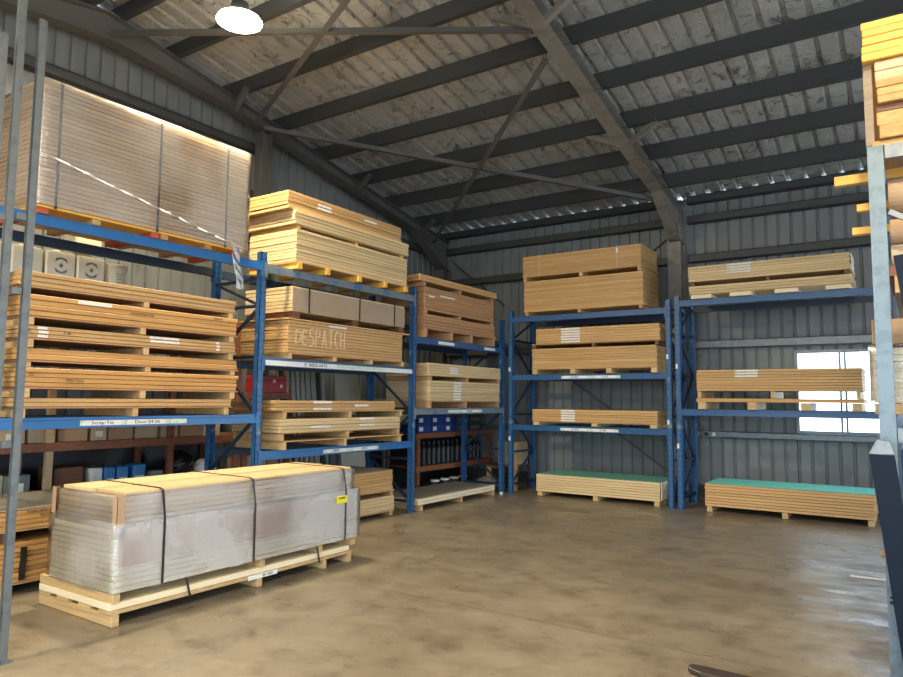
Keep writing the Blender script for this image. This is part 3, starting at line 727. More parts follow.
# ---- bay 3
runners('L', FL, 8.15, 10.2, 2.512, 2.668, 'tall timber pallet under the reddish pile on top shelf', mat='red', w=.06, deck=.03, deck_mat='red', n=4)
bundle('L', FL, 8.13, 10.18, 2.67, 2.86, 4, 'red', 'of lowest bundle in the reddish pile on top shelf', colour='reddish timber', jl=.015)
runners('L', FL, 8.15, 10.15, 2.862, 2.912, 'timber pallet above the lowest bundle of reddish pile', mat='red')
bundle('L', FL, 8.14, 10.15, 2.914, 3.265, 9, 'red', 'of middle bundle in the reddish pile on top shelf', colour='reddish timber', stickers=[(8.53, 8.94, 'paper', (2,)), (8.25, 8.4, 'paper', (3,))], jl=.012)
runners('L', FL, 8.1, 10.15, 3.267, 3.328, 'timber pallet below the top boards of reddish pile', mat='red')
bundle('L', FL+.02, 8.0, 10.22, 3.33, 3.43, 2, 'honey', 'of top bundle in the reddish pile on top shelf', colour='honey timber')
runners('L', FL, 8.28, 10.36, 1.472, 1.578, 'timber pallet under the pale pile left of back corner', deck=.012, mat='red')
bundle('L', FL, 8.29, 10.36, 1.58, 1.88, 7, 'pale', 'of lower pale bundle just above the green-labelled beam', colour='pale timber', stickers=[(8.93, 9.15, 'paper', None)], jl=.004)
runners('L', FL, 8.28, 10.38, 1.882, 1.945, 'timber pallet between the two pale bundles near back corner', mat='red', w=.06)
bundle('L', FL, 8.26, 10.39, 1.947, 2.14, 5, 'pale', 'of upper pale bundle near back left corner', colour='pale timber', stickers=[(8.82, 9.05, 'paper', (1, 2, 3))], jl=.004)
runners('L', -5.96, 8.13, 10.25, .001, .08, 'timber pallet under the low cream board pile on floor', W_=.8)
bundle('L', -5.96, 8.10, 10.25, .082, .172, 2, 'cream', 'of the low cream pile on floor near back corner', colour='cream', W_=.82, jl=.002)
sheet('board', 'L', -5.962, 8.11, 10.24, .1735, .003, 'grey_board', 'grey board on top of the low cream floor pile', .80, 'board')

# ---- back rack left
FB = 10.575
runners('B', FB, -5.56, -3.48, 3.052, 3.122, 'timber pallet under the tallest pile left of middle column', mat='red', deck=.01)
bundle('B', FB, -5.575, -3.48, 3.124, 3.652, 13, 'honey', 'of lower bundle in the top pile left of middle column', colour='honey timber', jl=.004)
runners('B', FB, -5.6, -3.49, 3.654, 3.738, 'timber pallet between the two bundles left of middle column', w=.06, deck=.012, deck_mat='honey')
bundle('B', FB, -5.60, -3.50, 3.74, 4.09, 9, 'honey', 'of upper bundle in the top pile left of middle column', colour='honey timber', jl=.004)
for c, nm in ((-5.28, 'left'), (-3.89, 'right')):
    o = strap('%s pale strap on the top bundle left of middle column' % nm, 'B', FB-.001, c, 3.742, 4.09, .825, .03); o.data.materials[0] = M['card_pale']; o['group'] = 'pale packing straps'
    if nm == 'right': MB().box((c-.018, FB-.0105, 3.98), (c+.018, FB-.0085, 4.06)).build('paper_tag', 'paper', o)
runners('B', FB, -5.43, -3.27, 2.042, 2.135, 'timber pallet under the middle shelf pile, back rack left', deck=.012, w=.09, n=4)
bundle('B', FB, -5.42, -3.28, 2.137, 2.475, 8, 'honey', 'of lower bundle on middle shelf of left back rack', colour='honey timber', jl=.006)
runners('B', FB, -5.42, -3.24, 2.477, 2.553, 'dark timber pallet between middle shelf bundles, back rack left', deck=.012, mat='dark_wood', deck_mat='honey')
red_to = bundle('B', FB, -5.35, -3.23, 2.555, 2.81, 6, 'honey', 'of upper bundle on middle shelf of left back rack', colour='honey timber', stickers=[(-4.88, -4.54, 'paper', None)], jl=.006)
red = MB().bar((-3.222, FB+.01, 2.80), (-3.222, FB+.30, 2.56), .003, .012).build('loose_strap', 'red_box'); red['label'] = 'thin red strap'; adopt(red, red_to[-1])
runners('B', FB, -5.41, -3.29, 1.182, 1.25, 'timber pallet under the thin bundle with white label', w=.10, deck=.010)
bundle('B', FB, -5.42, -3.29, 1.252, 1.452, 5, 'honey', 'of the thin bundle on lowest shelf of left back rack', colour='honey timber', stickers=[(-4.89, -4.64, 'paper', None)], jl=.004)
runners('B', 10.66, -5.38, -3.29, .001, .072, 'timber pallet under the sea-green topped floor pile', w=.08)
sg_to = bundle('B', 10.66, -5.39, -3.29, .074, .362, 7, 'pale', 'of floor pile covered by sea-green sheet', colour='pale timber', W_=.84, jl=.004)
sheet('cover_sheet', 'B', 10.665, -5.38, -3.30, .3645, .004, 'seafoam', 'sea-green sheet covering the floor pile left of the double posts', .84)
adopt(MB().box((0, 0, 0), (.012, .6, .27)).build('plastic_wrap', 'white', None, (-3.284, 10.70, .09)), sg_to[-1])['label'] = 'white plastic wrap'

# ---- back rack right
runners('B', FB, -2.76, -.64, 3.142, 3.208, 'pale timber pallet on the top shelf above the window', mat='cream', w=.30, deck=.008, n=4)
bundle('B', FB, -2.77, -.63, 3.21, 3.335, 3, 'pale', 'of lower bundle on top shelf above the window', colour='pale timber', jl=.008)
runners('B', FB, -2.76, -.66, 3.337, 3.398, 'dark timber pallet between bundles on top shelf above window', mat='dark_wood')
wrap_to = bundle('B', FB, -2.78, -.65, 3.40, 3.632, 6, 'pale', 'of upper bundle on top shelf above the window', colour='pale timber', stickers=[(-2.18, -1.89, 'paper', (0, 1, 2, 3)), (-2.22, -2.18, 'paper_green', (0, 1, 2, 3))], jl=.008)
adopt(MB().box((0, 0, 0), (.004, .5, .225)).build('plastic_wrap', 'white', None, (-.640, 10.62, 3.403)), wrap_to[-1])['label'] = 'white plastic wrap'
runners('B', FB, -2.69, -.57, 1.492, 1.598, 'timber pallet under the board crossing the window', mat='pallet', w=.11, n=4)
sheet('board', 'B', FB, -2.70, -.555, 1.60, .052, 'orange', 'orange timber board crossing low in front of the window', .82, 'board')
runners('B', FB, -2.69, -.58, 1.654, 1.757, 'timber pallet between orange board and pile crossing window', mat='pallet', w=.045, n=3)
bundle('B', FB, -2.69, -.565, 1.759, 2.07, 8, 'honey', 'of pile standing in front of the bright window', colour='honey timber', stickers=[(-2.12, -1.84, 'paper', (0, 1, 2)), (-2.15, -2.12, 'paper_green', (0, 1, 2))], jl=.004)
runners('B', 10.63, -2.61, -.49, .001, .082, 'timber pallet under the bright aqua topped floor pile', w=.07)
bundle('B', 10.63, -2.62, -.485, .084, .41, 8, 'honey', 'of floor pile covered by bright aqua sheet', colour='honey timber', W_=.84, jl=.003)
sheet('cover_sheet', 'B', 10.64, -2.61, -.495, .4125, .004, 'aqua', 'bright aqua sheet covering the floor pile below the window', .82)

# ---- floor stack at far left under the rack
runners('L', -6.06, 2.63, 4.75, .001, .098, 'timber pallet on the floor under the far left pile', deck=.012)
bundle('L', -6.06, 2.62, 4.72, .10, .42, 8, 'orange', 'of lower far left floor pile behind the galvanised posts', colour='honey timber', jl=.02, jd=.012)
runners('L', -6.06, 2.66, 4.7, .422, .518, 'timber pallet between the two far left floor bundles', mat='dark_wood', deck=.012)
res = bundle('L', -6.05, 2.64, 4.72, .52, .672, 4, 'orange', 'of upper far left floor bundle with marker writing', colour='orange timber', jl=.015)
put_text('marker_writing', 'F1045 0840 X35', .034, 'ink', res[3], (-.72, -.4125, .02)); put_text('marker_writing', 'FROST', .034, 'ink', res[2], (-.68, -.4125, .02))
sheet('board', 'L', -6.06, 2.62, 4.9, .675, .014, 'grey_board', 'wide grey board topping the far left floor pile', 1.0, 'board')
for z in (.12, .25): tag(MB().box((0, 0, 0), (.012, .045, .13)).build('corner_guard', 'black', None, (-6.05, 2.80+.03*z, z)), '%s black guard strip on the far left floor pile' % ('lower' if z < .2 else 'upper'), 'guard')

# ================================================================= WRAPPED FLOOR PACK
px0, px1, py0, py1 = -5.70, -4.69, 2.80, 5.28
def fpallet(z0, z1, y0, y1, lab, brd):
    r = empty('timber_pallet', (px1, y0, z0)); tag(r, lab, 'pallet', 'timber pallets')
    L = y1-y0; zt = z1-z0
    for u, w in ((0, .055), (L*.52, .055), (L*.84 if brd else L*.80, .045), (L-.055, .055)):
        MB().box((px0-px1, u, .0005), (0, u+w, zt-(.028 if brd else 0)-.001)).build('runner', 'pallet', r, bev=.003)
    if brd:
        for i in range(4):
            xx = px0-px1 + i*(px1-px0-.16)/3
            MB().box((xx, -.01 if i % 2 else .0, zt-.028), (xx+.16, L+.0, zt-.001)).build('deck_board', 'pallet', r, bev=.002)
    return r
fpal = fpallet(.001, .112, py0-.0, py1-.02, 'long low timber pallet on the floor, bottom of wrapped floor pack', True)
sheet('board', 'L', px1-.015, py0-.01, py1-.04, .1125, .045, 'cream', 'pale board between the two pallets of the wrapped floor pack', .98, 'board')
fpallet(.159, .224, py0, py1+.03, 'upper timber pallet directly under the wrapped floor pack', False)
FP = 'of film-wrapped pack on the floor'
bundle('L', px1+.0, py0-.0, py1+.05, .226, .66, 11, 'cream', 'in the lower half ' + FP, colour='pale timber', W_=.88, jl=.003, jd=.002)
bundle('L', px1-.035, py0+.02, py1-.01, .662, .885, 6, 'pale', 'in the upper half ' + FP, colour='pale timber', W_=.80, jl=.004, jd=.003)
sheet('board', 'L', px1-.045, py0+.08, py1-.01, .887, .030, 'pale', 'front long yellow plank on top of the wrapped floor pack', .36, 'plank')
sheet('board', 'L', px1-.425, py0+.03, py1-.01, .887, .034, 'pale', 'rear long yellow plank on top of the wrapped floor pack', .38, 'plank', jit=.012)
# brown card side cover behind the film
tag(MB().box((0, 0, 0), (.003, 2.50, .27)).build('cardboard_cover', 'card_band', None, (px1+.004, py0+.02, .40)), 'brown cardboard cover along the front of wrapped floor pack', 'cardboard')
for (x, y, nm) in ((px1-.028, py0-.004, 'front'), (px1-.87, py0-.004, 'rear')):
    mb = MB().box((0, 0, 0), (.055, .003, .30)).box((.052 if nm == 'front' else 0, 0, 0), (.055 if nm == 'front' else .003, .06, .30))
    tag(mb.build('edge_protector', 'card', None, (x-.02, y, .60)), '%s brown card edge protector on near end of wrapped floor pack' % nm, 'cardboard')
low_film = film('stretch_film', px1-.885, px1+.012, py0-.006, py1+.06, .235, .70, 'film', 'milky stretch film around the lower half of the floor pack')
film('stretch_film', px1-.84, px1-.022, py0+.012, py1+.005, .672, .893, 'film_mid', 'shiny stretch film around the upper half of the floor pack', lip=.04)
for c, nm in ((3.16, 'nearest'), (4.01, 'middle'), (5.13, 'farthest')):
    mb = MB(); fx = px1+.028; w = .018
    for (p, q) in (((fx, c, .23), (fx, c, .70)), ((fx, c, .70), (px1-.01, c, .905)), ((px1-.01, c, .905), (px1-.06, c, .922)), ((px1-.06, c, .922), (px1-.83, c, .926)), ((px1-.83, c, .926), (px1-.895, c, .70)), ((px1-.895, c, .70), (px1-.90, c, .23))):
        mb.bar(p, q, w, .003, (0, 1, 0)) if False else mb.bar(p, q, .003, w, (0, 1, 0))
    tag(mb.build('packing_strap', 'black'), '%s black packing strap around the floor pack' % nm, 'strap', 'black packing straps')
for c, nm in ((3.41, 'near'), (4.80, 'far')):
    mb = MB()
    mb.bar((px1+.006, c-.03, .222), (px1+.008, c, .11), .004, .016, (0, 1, 0)).bar((px1+.008, c, .11), (px1+.004, c+.015, .07), .004, .016, (0, 1, 0)).box((px0, c-.04, .222), (px1+.004, c-.022, .2235))
    tag(mb.build('packing_strap', 'black'), '%s short strap tying the floor pack to its pallets' % nm, 'strap')
t = MB().box((0, -.075, -.035), (.002, .075, .035)).build('warning_label', 'yellow_label', None, (px1+.03, 5.07, .625)); t['label'] = 'small yellow label'; adopt(t, low_film)
put_text('lettering', 'TIMBER', .03, 'ink', t, (.0035, 0, .012), PI/2)
t = MB().box((0, -.16, -.018), (.001, .16, .018)).build('paper_label', 'paper', None, (px1+.0005, 4.14, .093)); adopt(t, fpal)
put_text('lettering', 'BC 4420', .03, 'ink', t, (.002, .05, 0), PI/2)

# ================================================================= TIMBER SHELVING behind the left rack
XS = -7.32
def shelving(y0, y1, z_list, posts, lab, mat, top=None, back=0):
    r = empty('timber_shelving', (XS, y0, 0)); tag(r, lab, 'shelving')
    for z in z_list:
        MB().box((XS-.70, y0, z-.02), (XS-.052, y1, z)).build('shelf_board', mat, r, loc=(-XS, -y0, 0))
        MB().box((XS-.05, y0, z-.085), (XS, y1, z+.002)).build('front_rail', mat, r, loc=(-XS, -y0, 0))
    H = top or max(z_list)
    if back: MB().box((XS-.712, y0, .05), (XS-.704, y1, back-.03)).build('shade_board', 'black', r, loc=(-XS, -y0, 0))  # added black sheet, stands in for the shade behind the shelves
    for y, m2 in posts:
        for x in (XS-.05, XS-.70):
            zz = [0] + sorted(z_list) + ([H] if H > max(z_list) else [])
            mb = MB()
            for a, b in zip(zz, zz[1:]):
                if b-a > .12: mb.box((x, y-.035, a+(.003 if a else 0)), (x+.05, y+.035, b-((.087 if x > XS-.1 else .022) if b in z_list else 0)))
            mb.build('post', m2, r, loc=(-XS, -y0, 0))
    return r
shelving(2.0, 6.0, (.58, 1.12, 2.60), [(2.2, 'rust_wood'), (3.62, 'tan'), (5.0, 'rust_wood'), (5.95, 'rust_wood')], 'long dark timber shelving behind the first bay of blue rack', 'rust_wood', back=1.12)
shelving(6.04, 6.88, (.58, 1.12, 1.67), [(6.09, 'rust_wood'), (6.83, 'rust_wood')], 'narrow red-brown timber shelving carrying the red toolbox', 'rust_wood')
XS = -6.99
shelving(9.40, 11.92, (.46, 1.02), [(9.47, 'rust_wood'), (11.85, 'rust_wood')], 'low red-brown timber shelving behind the low cream pile', 'rust_wood', back=1.02)
XS = -7.32

def carton(name, x, y, z, dx, dy, dz, mat, lab, cat='carton', group=None, lid=True, sticker=None, rz=0):
    r = MB().box((-dx/2, -dy/2, 0), (dx/2, dy/2, dz)).build(name, mat, None, (x, y, z), bev=.004, rz=rz)
    tag(r, lab, cat, group)
    if lid: MB().box((-dx/2-.001, -.025, dz-.001), (dx/2+.001, .025, dz+.001)).build('tape', 'card_pale', r)
    if sticker:
        a, b, c, d, mt = sticker
        MB().box((dx/2-.001, a, c), (dx/2+.0015, b, d)).build('paper_label', mt, r)
    return r
# white square drums and a round pail on the upper timber shelf
def emblem(r, d, y, z, s=1.0):
    mb = MB()
    for sg in (1, -1):
        pts = [(y-.07*s, z+sg*.03*s), (y-.055*s, z+sg*.075*s), (y, z+sg*.09*s), (y+.055*s, z+sg*.075*s), (y+.07*s, z+sg*.03*s), (y+.03*s, z+sg*.058*s), (y, z+sg*.07*s), (y-.03*s, z+sg*.058*s)]
        mb.poly_prism(pts if sg > 0 else pts[::-1], d, d+.0015, 'x')
    mb.poly_prism([(y-.022*s, z), (y, z-.03*s), (y+.022*s, z), (y, z+.03*s)], d, d+.0015, 'x')
    mb.build('printed_emblem', 'galv', r)
for i, (y, emb, h) in enumerate(((2.73, 0, .55), (3.07, 0, .55), (3.42, 0, .55), (3.76, 1, .55), (4.09, 1, .55))):
    r = empty('plastic_drum', (XS-.41, y, 2.603))
    tag(r, ('white square plastic drum with grey emblem, %s round pail' % ('beside the' if i == 4 else 'second left of')) if emb else 'plain white square plastic drum, %s from left on upper timber shelf' % ORD[i], 'drum', 'white drums on the upper timber shelf')
    MB().box((-.13, -.158, 0), (.13, .158, h)).build('body', 'white', r, bev=.018)
    MB().cyl((0, 0, h), (0, 0, h+.03), .04).build('cap', 'white', r)
    if emb: emblem(r, .1305, 0, .40)
r = empty('plastic_pail', (XS-.41, 4.42, 2.603)); tag(r, 'round cream plastic pail with printed label beside the square drums', 'pail')
MB().lathe([(.125, 0), (.145, .44), (.145, .48)]).build('body', 'white', r, smooth=False)
MB().lathe([(.153, 0), (.155, .012), (.155, .035), (.145, .04)], (0, 0, .481)).build('lid', 'white', r)
mb = MB()
for j in range(5):
    mb.box((.1445, -.05, .28+j*.03), (.1475, .05, .286+j*.03))
mb.build('printed_label', 'galv', r)
r = empty('plastic_drum', (XS-.41, 4.05, 3.186)); tag(r, 'white drum standing on top of the emblem drums', 'drum', 'white drums on the upper timber shelf')
MB().box((-.13, -.15, 0), (.13, .15, .25)).build('body', 'white', r, bev=.018)

# cartons on the 1.12 shelf (seen as a low row under the blue beam)
rs = random.Random(3); y = 2.3; i = 0
while y < 5.6:
    w = rs.uniform(.18, .34); h = rs.uniform(.14, .24)
    carton('carton', XS-.26, y+w/2, 1.123, .38, w-.02, h, rs.choice(['card', 'card', 'card_pale']), 'low brown carton, %s from left on middle timber shelf' % ORD[i], group='cartons on the middle timber shelf', sticker=(-.04, .04, .04, .1, 'paper') if i % 3 == 0 else None)
    y += w + rs.uniform(.0, .03); i += 1
# goods on the .58 shelf
Z = .583
items = [(2.75, .26, .24, 'grey_board', 'grey carton'), (3.10, .26, .24, 'grey_board', 'grey carton'), (3.36, .24, .23, 'galv', 'grey printed carton'),
         (3.86, .30, .27, 'dark_wood', 'dark brown box')]
for k, (y, w, h, mt, nm) in enumerate(items):
    carton('carton', XS-.24, y, Z, .34, w, h, mt, nm + ', %s from left on lowest timber shelf' % ORD[k], lid=False, sticker=(-.05, .06, .06, .15, 'paper') if mt != 'dark_wood' else None)
def tin(y, w, h, mat, lab):
    r = empty('paint_tin', (XS-.16, y, Z)); tag(r, lab, 'tin', 'tins on the lowest timber shelf')
    MB().box((-.09, -w/2, 0), (.09, w/2, h)).build('body', mat, r, bev=.01)
    MB().cyl((0, 0, h), (0, 0, h+.02), .03, 14).build('cap', 'black', r)
    MB().box((.089, -w/2+.02, .03), (.0915, w/2-.02, h*.5)).build('printed_label', 'paper', r)
tin(4.16, .13, .24, 'paper', 'white tin beside the blue tins on lowest timber shelf')
tin(4.31, .12, .24, 'tin_blue', 'first blue tin from left on lowest timber shelf')
tin(4.46, .13, .24, 'tin_blue', 'second blue tin from left on lowest timber shelf')
tin(4.66, .15, .25, 'tin_blue', 'third blue tin from left on lowest timber shelf')
# stacked foil bags, black bag, pale bag
def bag(name, y, x, z, sx, sy, sz, mat, lab, cat, seed):
    r = random.Random(seed); n, m_ = 14, 9; mb = MB(); rings = []
    for j in range(m_):
        t = j/(m_-1); rad = math.sin(PI*(.12+.86*t))**.55 if t < .96 else .25; rad = max(rad, .12)
        for i in range(n):
            a = 2*PI*i/n; q = 1+.16*r.uniform(-1, 1); mb.v.append((math.cos(a)*sx*rad*q, math.sin(a)*sy*rad*q, t*sz*(1+.04*r.uniform(-1, 1)) if j else 0))
    for j in range(m_-1):
        for i in range(n): mb.f.append((j*n+i, j*n+(i+1) % n, (j+1)*n+(i+1) % n, (j+1)*n+i))
    mb.f.append(tuple(range(n))[::-1]); mb.f.append(tuple((m_-1)*n+i for i in range(n)))
    o = mb.build(name, mat, None, (x, y, z)); return tag(o, lab, cat)
for k in range(3):
    sheet('foil_packet', 'L', XS-.06, 4.77, 4.95, Z+.055*k+.001, .05, 'galv', '%s silver packet stacked beside the blue tins' % ('lowest', 'middle', 'topmost')[k], .22, 'packet')
bag('black_bag', 5.25, XS-.22, Z, .17, .19, .36, 'black', 'crumpled black plastic bag on the lowest timber shelf', 'bag', 2)
bag('pale_bag', 5.62, XS-.22, Z, .13, .15, .24, 'paper', 'crumpled pale bag right of the black bag', 'bag', 4)
# cartons further right behind the wrapped floor pack
carton('carton', XS-.25, 6.33, Z, .36, .36, .26, 'card_pale', 'pale brown carton left of the leaning rack brace')
carton('carton', XS-.25, 6.64, Z, .34, .2, .22, 'card', 'brown carton beside blue rear post, seen above floor pack')
carton('carton', -7.15, 7.02, .001, .36, .36, .34, 'card_pale', 'large floor carton beneath printed cartons behind the floor pack', lid=False)
carton('carton', -7.15, 7.02, .343, .34, .30, .34, 'card_pale', 'brown printed carton stacked behind the first blue post', sticker=(-.05, .05, .08, .2, 'paper'))
carton('carton', -7.15, 7.40, .001, .34, .34, .62, 'card_pale', 'tall brown carton with dark printing behind the floor pack', lid=False, sticker=(-.03, .03, .36, .56, 'ink'))

# things behind bay 2: shelf with red toolbox, leaning profiles and doors
t = empty('toolbox', (XS-.20, 6.59, 1.673)); tag(t, 'red metal toolbox on the narrow timber shelving behind rack', 'toolbox')
MB().box((-.13, -.26, 0), (.13, .26, .17)).build('body', 'red_box', t, bev=.008)
MB().box((-.13, -.26, .172), (.13, .26, .23)).build('lid', 'red_box', t, bev=.008)
for yy, zz in ((.02, .16), (.15, .09)): MB().cyl((.131, yy, zz), (.136, yy, zz), .025, 14).build('latch', 'paper', t)
mb = MB().bar((0, -.1, .23), (0, -.1, .27), .015, .015).bar((0, .1, .23), (0, .1, .27), .015, .015).bar((0, -.1, .275), (0, .1, .275), .015, .015); mb.build('handle', 'galv', t)
def lean(name, y, w, t, h, mat, lab, cat, x0=-7.45, x1=-7.72):
    mb = MB().bar((0, 0, 0), (x1-x0, 0, h), w, t, (0, 1, 0)) if False else None
    m = MB(); k = (x1-x0)
    m.poly_prism([(0, .002), (t, .002), (t+k, h), (k, h)], -w/2, w/2, 'y')
    return tag(m.build(name, mat, None, (x0, y, 0)), lab, cat)
for k, (y, w, mt, h) in enumerate(((7.03, .05, 'pale', 2.2), (7.12, .06, 'steel_dk', 2.1), (7.21, .05, 'honey', 2.1), (7.32, .07, 'profile', 2.25), (7.42, .06, 'profile', 2.25), (7.52, .07, 'profile', 2.25), (7.63, .09, 'profile', 2.25), (7.75, .10, 'profile', 2.25), (7.86, .08, 'steel_dk', 2.2), (7.96, .06, 'profile', 2.2))):
    nm = {'pale': 'pale timber', 'steel_dk': 'dark metal', 'honey': 'honey timber', 'profile': 'silver metal'}[mt]
    lean('metal_profile' if mt in ('profile', 'steel_dk') else 'timber_batten', y, w, .03, h, mt, '%s upright strip, %s from left leaning behind second bay' % (nm, ORD[k]), 'strip', -7.60, -7.85)
dr = lean('spare_door', 8.33, .56, .04, 2.02, 'door_beige', 'plain pale grey door leaning behind the second bay', 'door', -7.38, -7.66)
MB().cyl((-.07, .22, 1.0), (-.02, .22, 1.0), .022, 12).build('knob', 'galv', dr)
# timber crates behind right end of bay 2 (seen above the low shelf)
carton('carton', -7.35, 9.02, 1.22, .5, .62, .38, 'card', 'wide brown carton high behind the right blue post of second bay', sticker=None)
t = empty('steel_trestle', (-7.35, 9.02, 0)); tag(t, 'dark steel stand under the wide brown carton', 'stand')
MB().box((-.27, -.36, 1.18), (.27, .36, 1.218)).build('top', 'steel_dk', t)
for a in (-.24, .24):
    for b in (-.33, .33): MB().box((a-.02, b-.02, 0), (a+.02, b+.02, 1.18)).build('leg', 'steel_dk', t)
# panels lying deep under bay 2, low shelf: end-on boards left of the low bundles
# behind bay 3: blue cartons on shelving
XS = -6.99
y = 9.52
for i in range(5):
    w = .40
    for j in range(2):
        carton('carton', XS-.24, y+w/2+.01, .10*0+1.023+j*.15, .34, w-.015, .146, 'carton_blue' if i < 3 else 'steel_dk', '%s %s carton, %s from left on red-brown shelving' % (('lower', 'upper')[j], 'blue' if i < 3 else 'dark', ORD[i]), lid=False, group='cartons on the red-brown shelving', sticker=(-.16, -.05, .03, .10, 'paper') if i < 3 else (-.15, .15, .03, .08, 'galv'))
    y += w+.01
for i in range(14):
    yy = 9.62 + i*.15
    o = empty('dark_bottle', (XS-.12, yy, .463)); tag(o, 'tall black bottle, %s from left on red-brown shelving' % ORD[i], 'bottle', 'black bottles on the red-brown shelving')
    MB().lathe([(.05, 0), (.052, .02), (.052, .28), (.02, .36), (.02, .40)], n=14).build('body', 'black', o)
for i in range(4):
    o = empty('white_tub', (XS-.10, 10.1+i*.30, .001)); tag(o, 'small white lidded tub, %s from left below red-brown shelving' % ORD[i], 'tub', 'tubs below the red-brown shelving')
    MB().lathe([(.07, 0), (.08, .16)], n=16).build('body', 'steel_dk', o); MB().lathe([(.085, .161), (.085, .19)], n=16).build('lid', 'paper', o)
XS = -7.32
bag('floor_sack', 10.98, -6.55, .001, .22, .26, .20, 'grey_board', 'slumped grey sack on the floor in back left corner', 'sack', 8)
# corner: timber post + carton
carton('carton', -6.27, 11.45, .42, .36, .5, .42, 'card_pale', 'brown carton on the small table in back left corner', lid=False)
t = empty('corner_table', (-6.31, 11.35, 0)); tag(t, 'small orange timber table in the back left corner', 'table')
MB().box((-.3, -.32, .385), (.3, .45, .418)).build('top', 'dark_wood', t)
for a in (-.26, .26):
    for b in (-.26, .40): MB().box((a-.035, b-.035, 0), (a+.035, b+.035, .385)).build('leg', 'orange' if b < 0 else 'dark_wood', t)
tag(MB().box((-.04, -.04, 0), (.04, .04, .84)).build('timber_post', 'orange', None, (-5.98, 11.0, .001)), 'short orange timber post behind the left back rack post', 'post')
tag(MB().box((-.02, -.02, 0), (.02, .02, .035)).build('timber_block', 'cream', None, (-5.93, 10.42, .001)), 'tiny cream block on floor between the two corner posts', 'block')

# ================================================================= GALVANISED UPRIGHTS at far left
r = empty('steel_upright_frame', (-4.62, 2.08, 0)); tag(r, 'tall galvanised steel upright frame at the far left', 'frame')
def cpost(y, H, x=0, w=.046, d=.036):
    mb = MB().box((-d/2, -w/2, 0), (d/2, w/2-.012, H)).box((-d/2+.008, w/2-.012, 0), (d/2-.004, w/2, H))
    return mb.build('post', 'post_grey', r, loc=(x, y, .007))
cpost(0, 4.03); cpost(-.115, 4.9, -.03); cpost(-.215, 3.85, -.02)
for z in (.29, 1.3, 2.25, 2.72): MB().box((-.018, -.30, z-.018), (.014, -.028, z+.018)).build('rung', 'post_grey', r) if False else MB().box((-.015, -.087, z-.02), (.012, -.029, z+.02)).build('rung', 'post_grey', r)
for z in (.29, 1.55, 2.7): MB().box((-.02, -.187, z-.02), (-.002, -.144, z+.02)).build('rung', 'post_grey', r)
for z0 in (.29, 2.7): MB().box((-.02, -.60, z0-.02), (-.0, -.244, z0+.02)).build('rung', 'post_grey', r)
cpost(-.63, 3.85, -.02)
MB().bar((-.01, -.60, 2.3), (-.01, -.245, 2.55), .02, .035).build('diagonal_brace', 'post_grey', r)
for y in (0, -.115, -.215, -.63): MB().box((-.05, -.045 if y not in (-.115,) else -.03, 0), (.05, .045 if y != -.115 else .03, .007)).build('foot_plate', 'post_grey', r, loc=(-.01, y, 0)) if y != -.115 else None

# ================================================================= RIGHT RACK
RY0, RY1 = 4.72, 7.5
rr = empty('galvanised_rack', (-.13, RY0, 0)); tag(rr, 'galvanised steel storage rack at the right edge', 'rack')
def rp(mb, nm, mt='galv'): return mb.build(nm, mt, rr, loc=(.13, -RY0, 0))
for x in (-.135, 1.05):
    for y in (RY0, RY1):
        mb = MB(); w = .041; t = .006; sg = -1 if y == RY0 else 1
        mb.box((x-w, min(y+sg*w, y+sg*(w-t)), 0), (x+w, max(y+sg*w, y+sg*(w-t)), 3.118)).box((x-w, y-w+t, 0), (x-w+t, y+w-t, 3.118)).box((x+w-t, y-w+t, 0), (x+w, y+w-t, 3.118))
        rp(mb, 'post', 'post_blue_grey')
for y in (RY0, RY1):
    for z in (3.08, 1.42, .30): rp(MB().box((-.088, y-.02, z-.04), (1.003, y+.02, z+.04)), 'cross_rail')
    rp(MB().bar((-.08, y, 2.72), (1.0, y, 2.05), .03, .03), 'diagonal_brace')
for x in (-.11, 1.05):
    for z, mt in ((2.955, 'blue'), (2.2, 'blue'), (1.48, 'blue')): rp(MB().box((x-.02, RY0+.047, z-.05), (x+.02, RY1-.047, z+.05)), 'beam', mt)
RC = 'of the %s on the rack at right edge'
def rbundle(x0, x1, z0, z1, n, mat, desc, colour, jl=.01, y0=RY0-.02, L=2.6):
    T = (z1-z0)/n-.002; me = panel_mesh(L, x1-x0, T, mat)
    for i in range(n):
        o = link('timber_board', me, None, ((x0+x1)/2+random.uniform(-jl, jl)*.5, y0+L/2+random.uniform(-jl, jl), z0+i*(z1-z0)/n+.001), PI/2)
        tag(o, '%s %s board %s' % (ordn(i, n), colour, desc), 'board', 'boards ' + desc)
# top: bearers + timber boards + yellow bundle
def rpallet(z0, z1, x0, x1, lab, mat='pallet', y0=RY0-.0):
    r = empty('timber_pallet', ((x0+x1)/2, y0, z0)); tag(r, lab, 'pallet', 'timber pallets')
    h = (x1-x0)/2
    for k in range(4): MB().box((-h, .0+k*.8, .0005), (h, .07+k*.8, z1-z0-.001)).build('runner', mat, r, bev=.003)
rpallet(3.123, 3.158, -.15, 1.0, 'thin timber pallet at the top of the right edge rack', 'orange')
rbundle(-.115, 1.0, 3.16, 3.33, 2, 'orange', 'of the lower bundle beneath yellow pile at right edge', 'orange timber', .015)
rpallet(3.332, 3.372, -.12, 1.0, 'dark timber pallet among the boards at upper right edge', 'dark_wood')
rbundle(-.115, 1.0, 3.374, 3.52, 3, 'orange', 'of the upper bundle beneath yellow pile at right edge', 'orange timber', .015)
rpallet(3.522, 3.585, -.12, 1.0, 'brown timber pallet directly under yellow pile at right edge', 'tan')
rpallet(3.587, 3.647, -.12, 1.0, 'tan timber pallet below the lowest yellow panel at right edge', 'tan')
rbundle(-.18, 1.0, 3.65, 3.90, 5, 'yellow', 'of the bright yellow pile at upper right edge', 'bright yellow', .008)
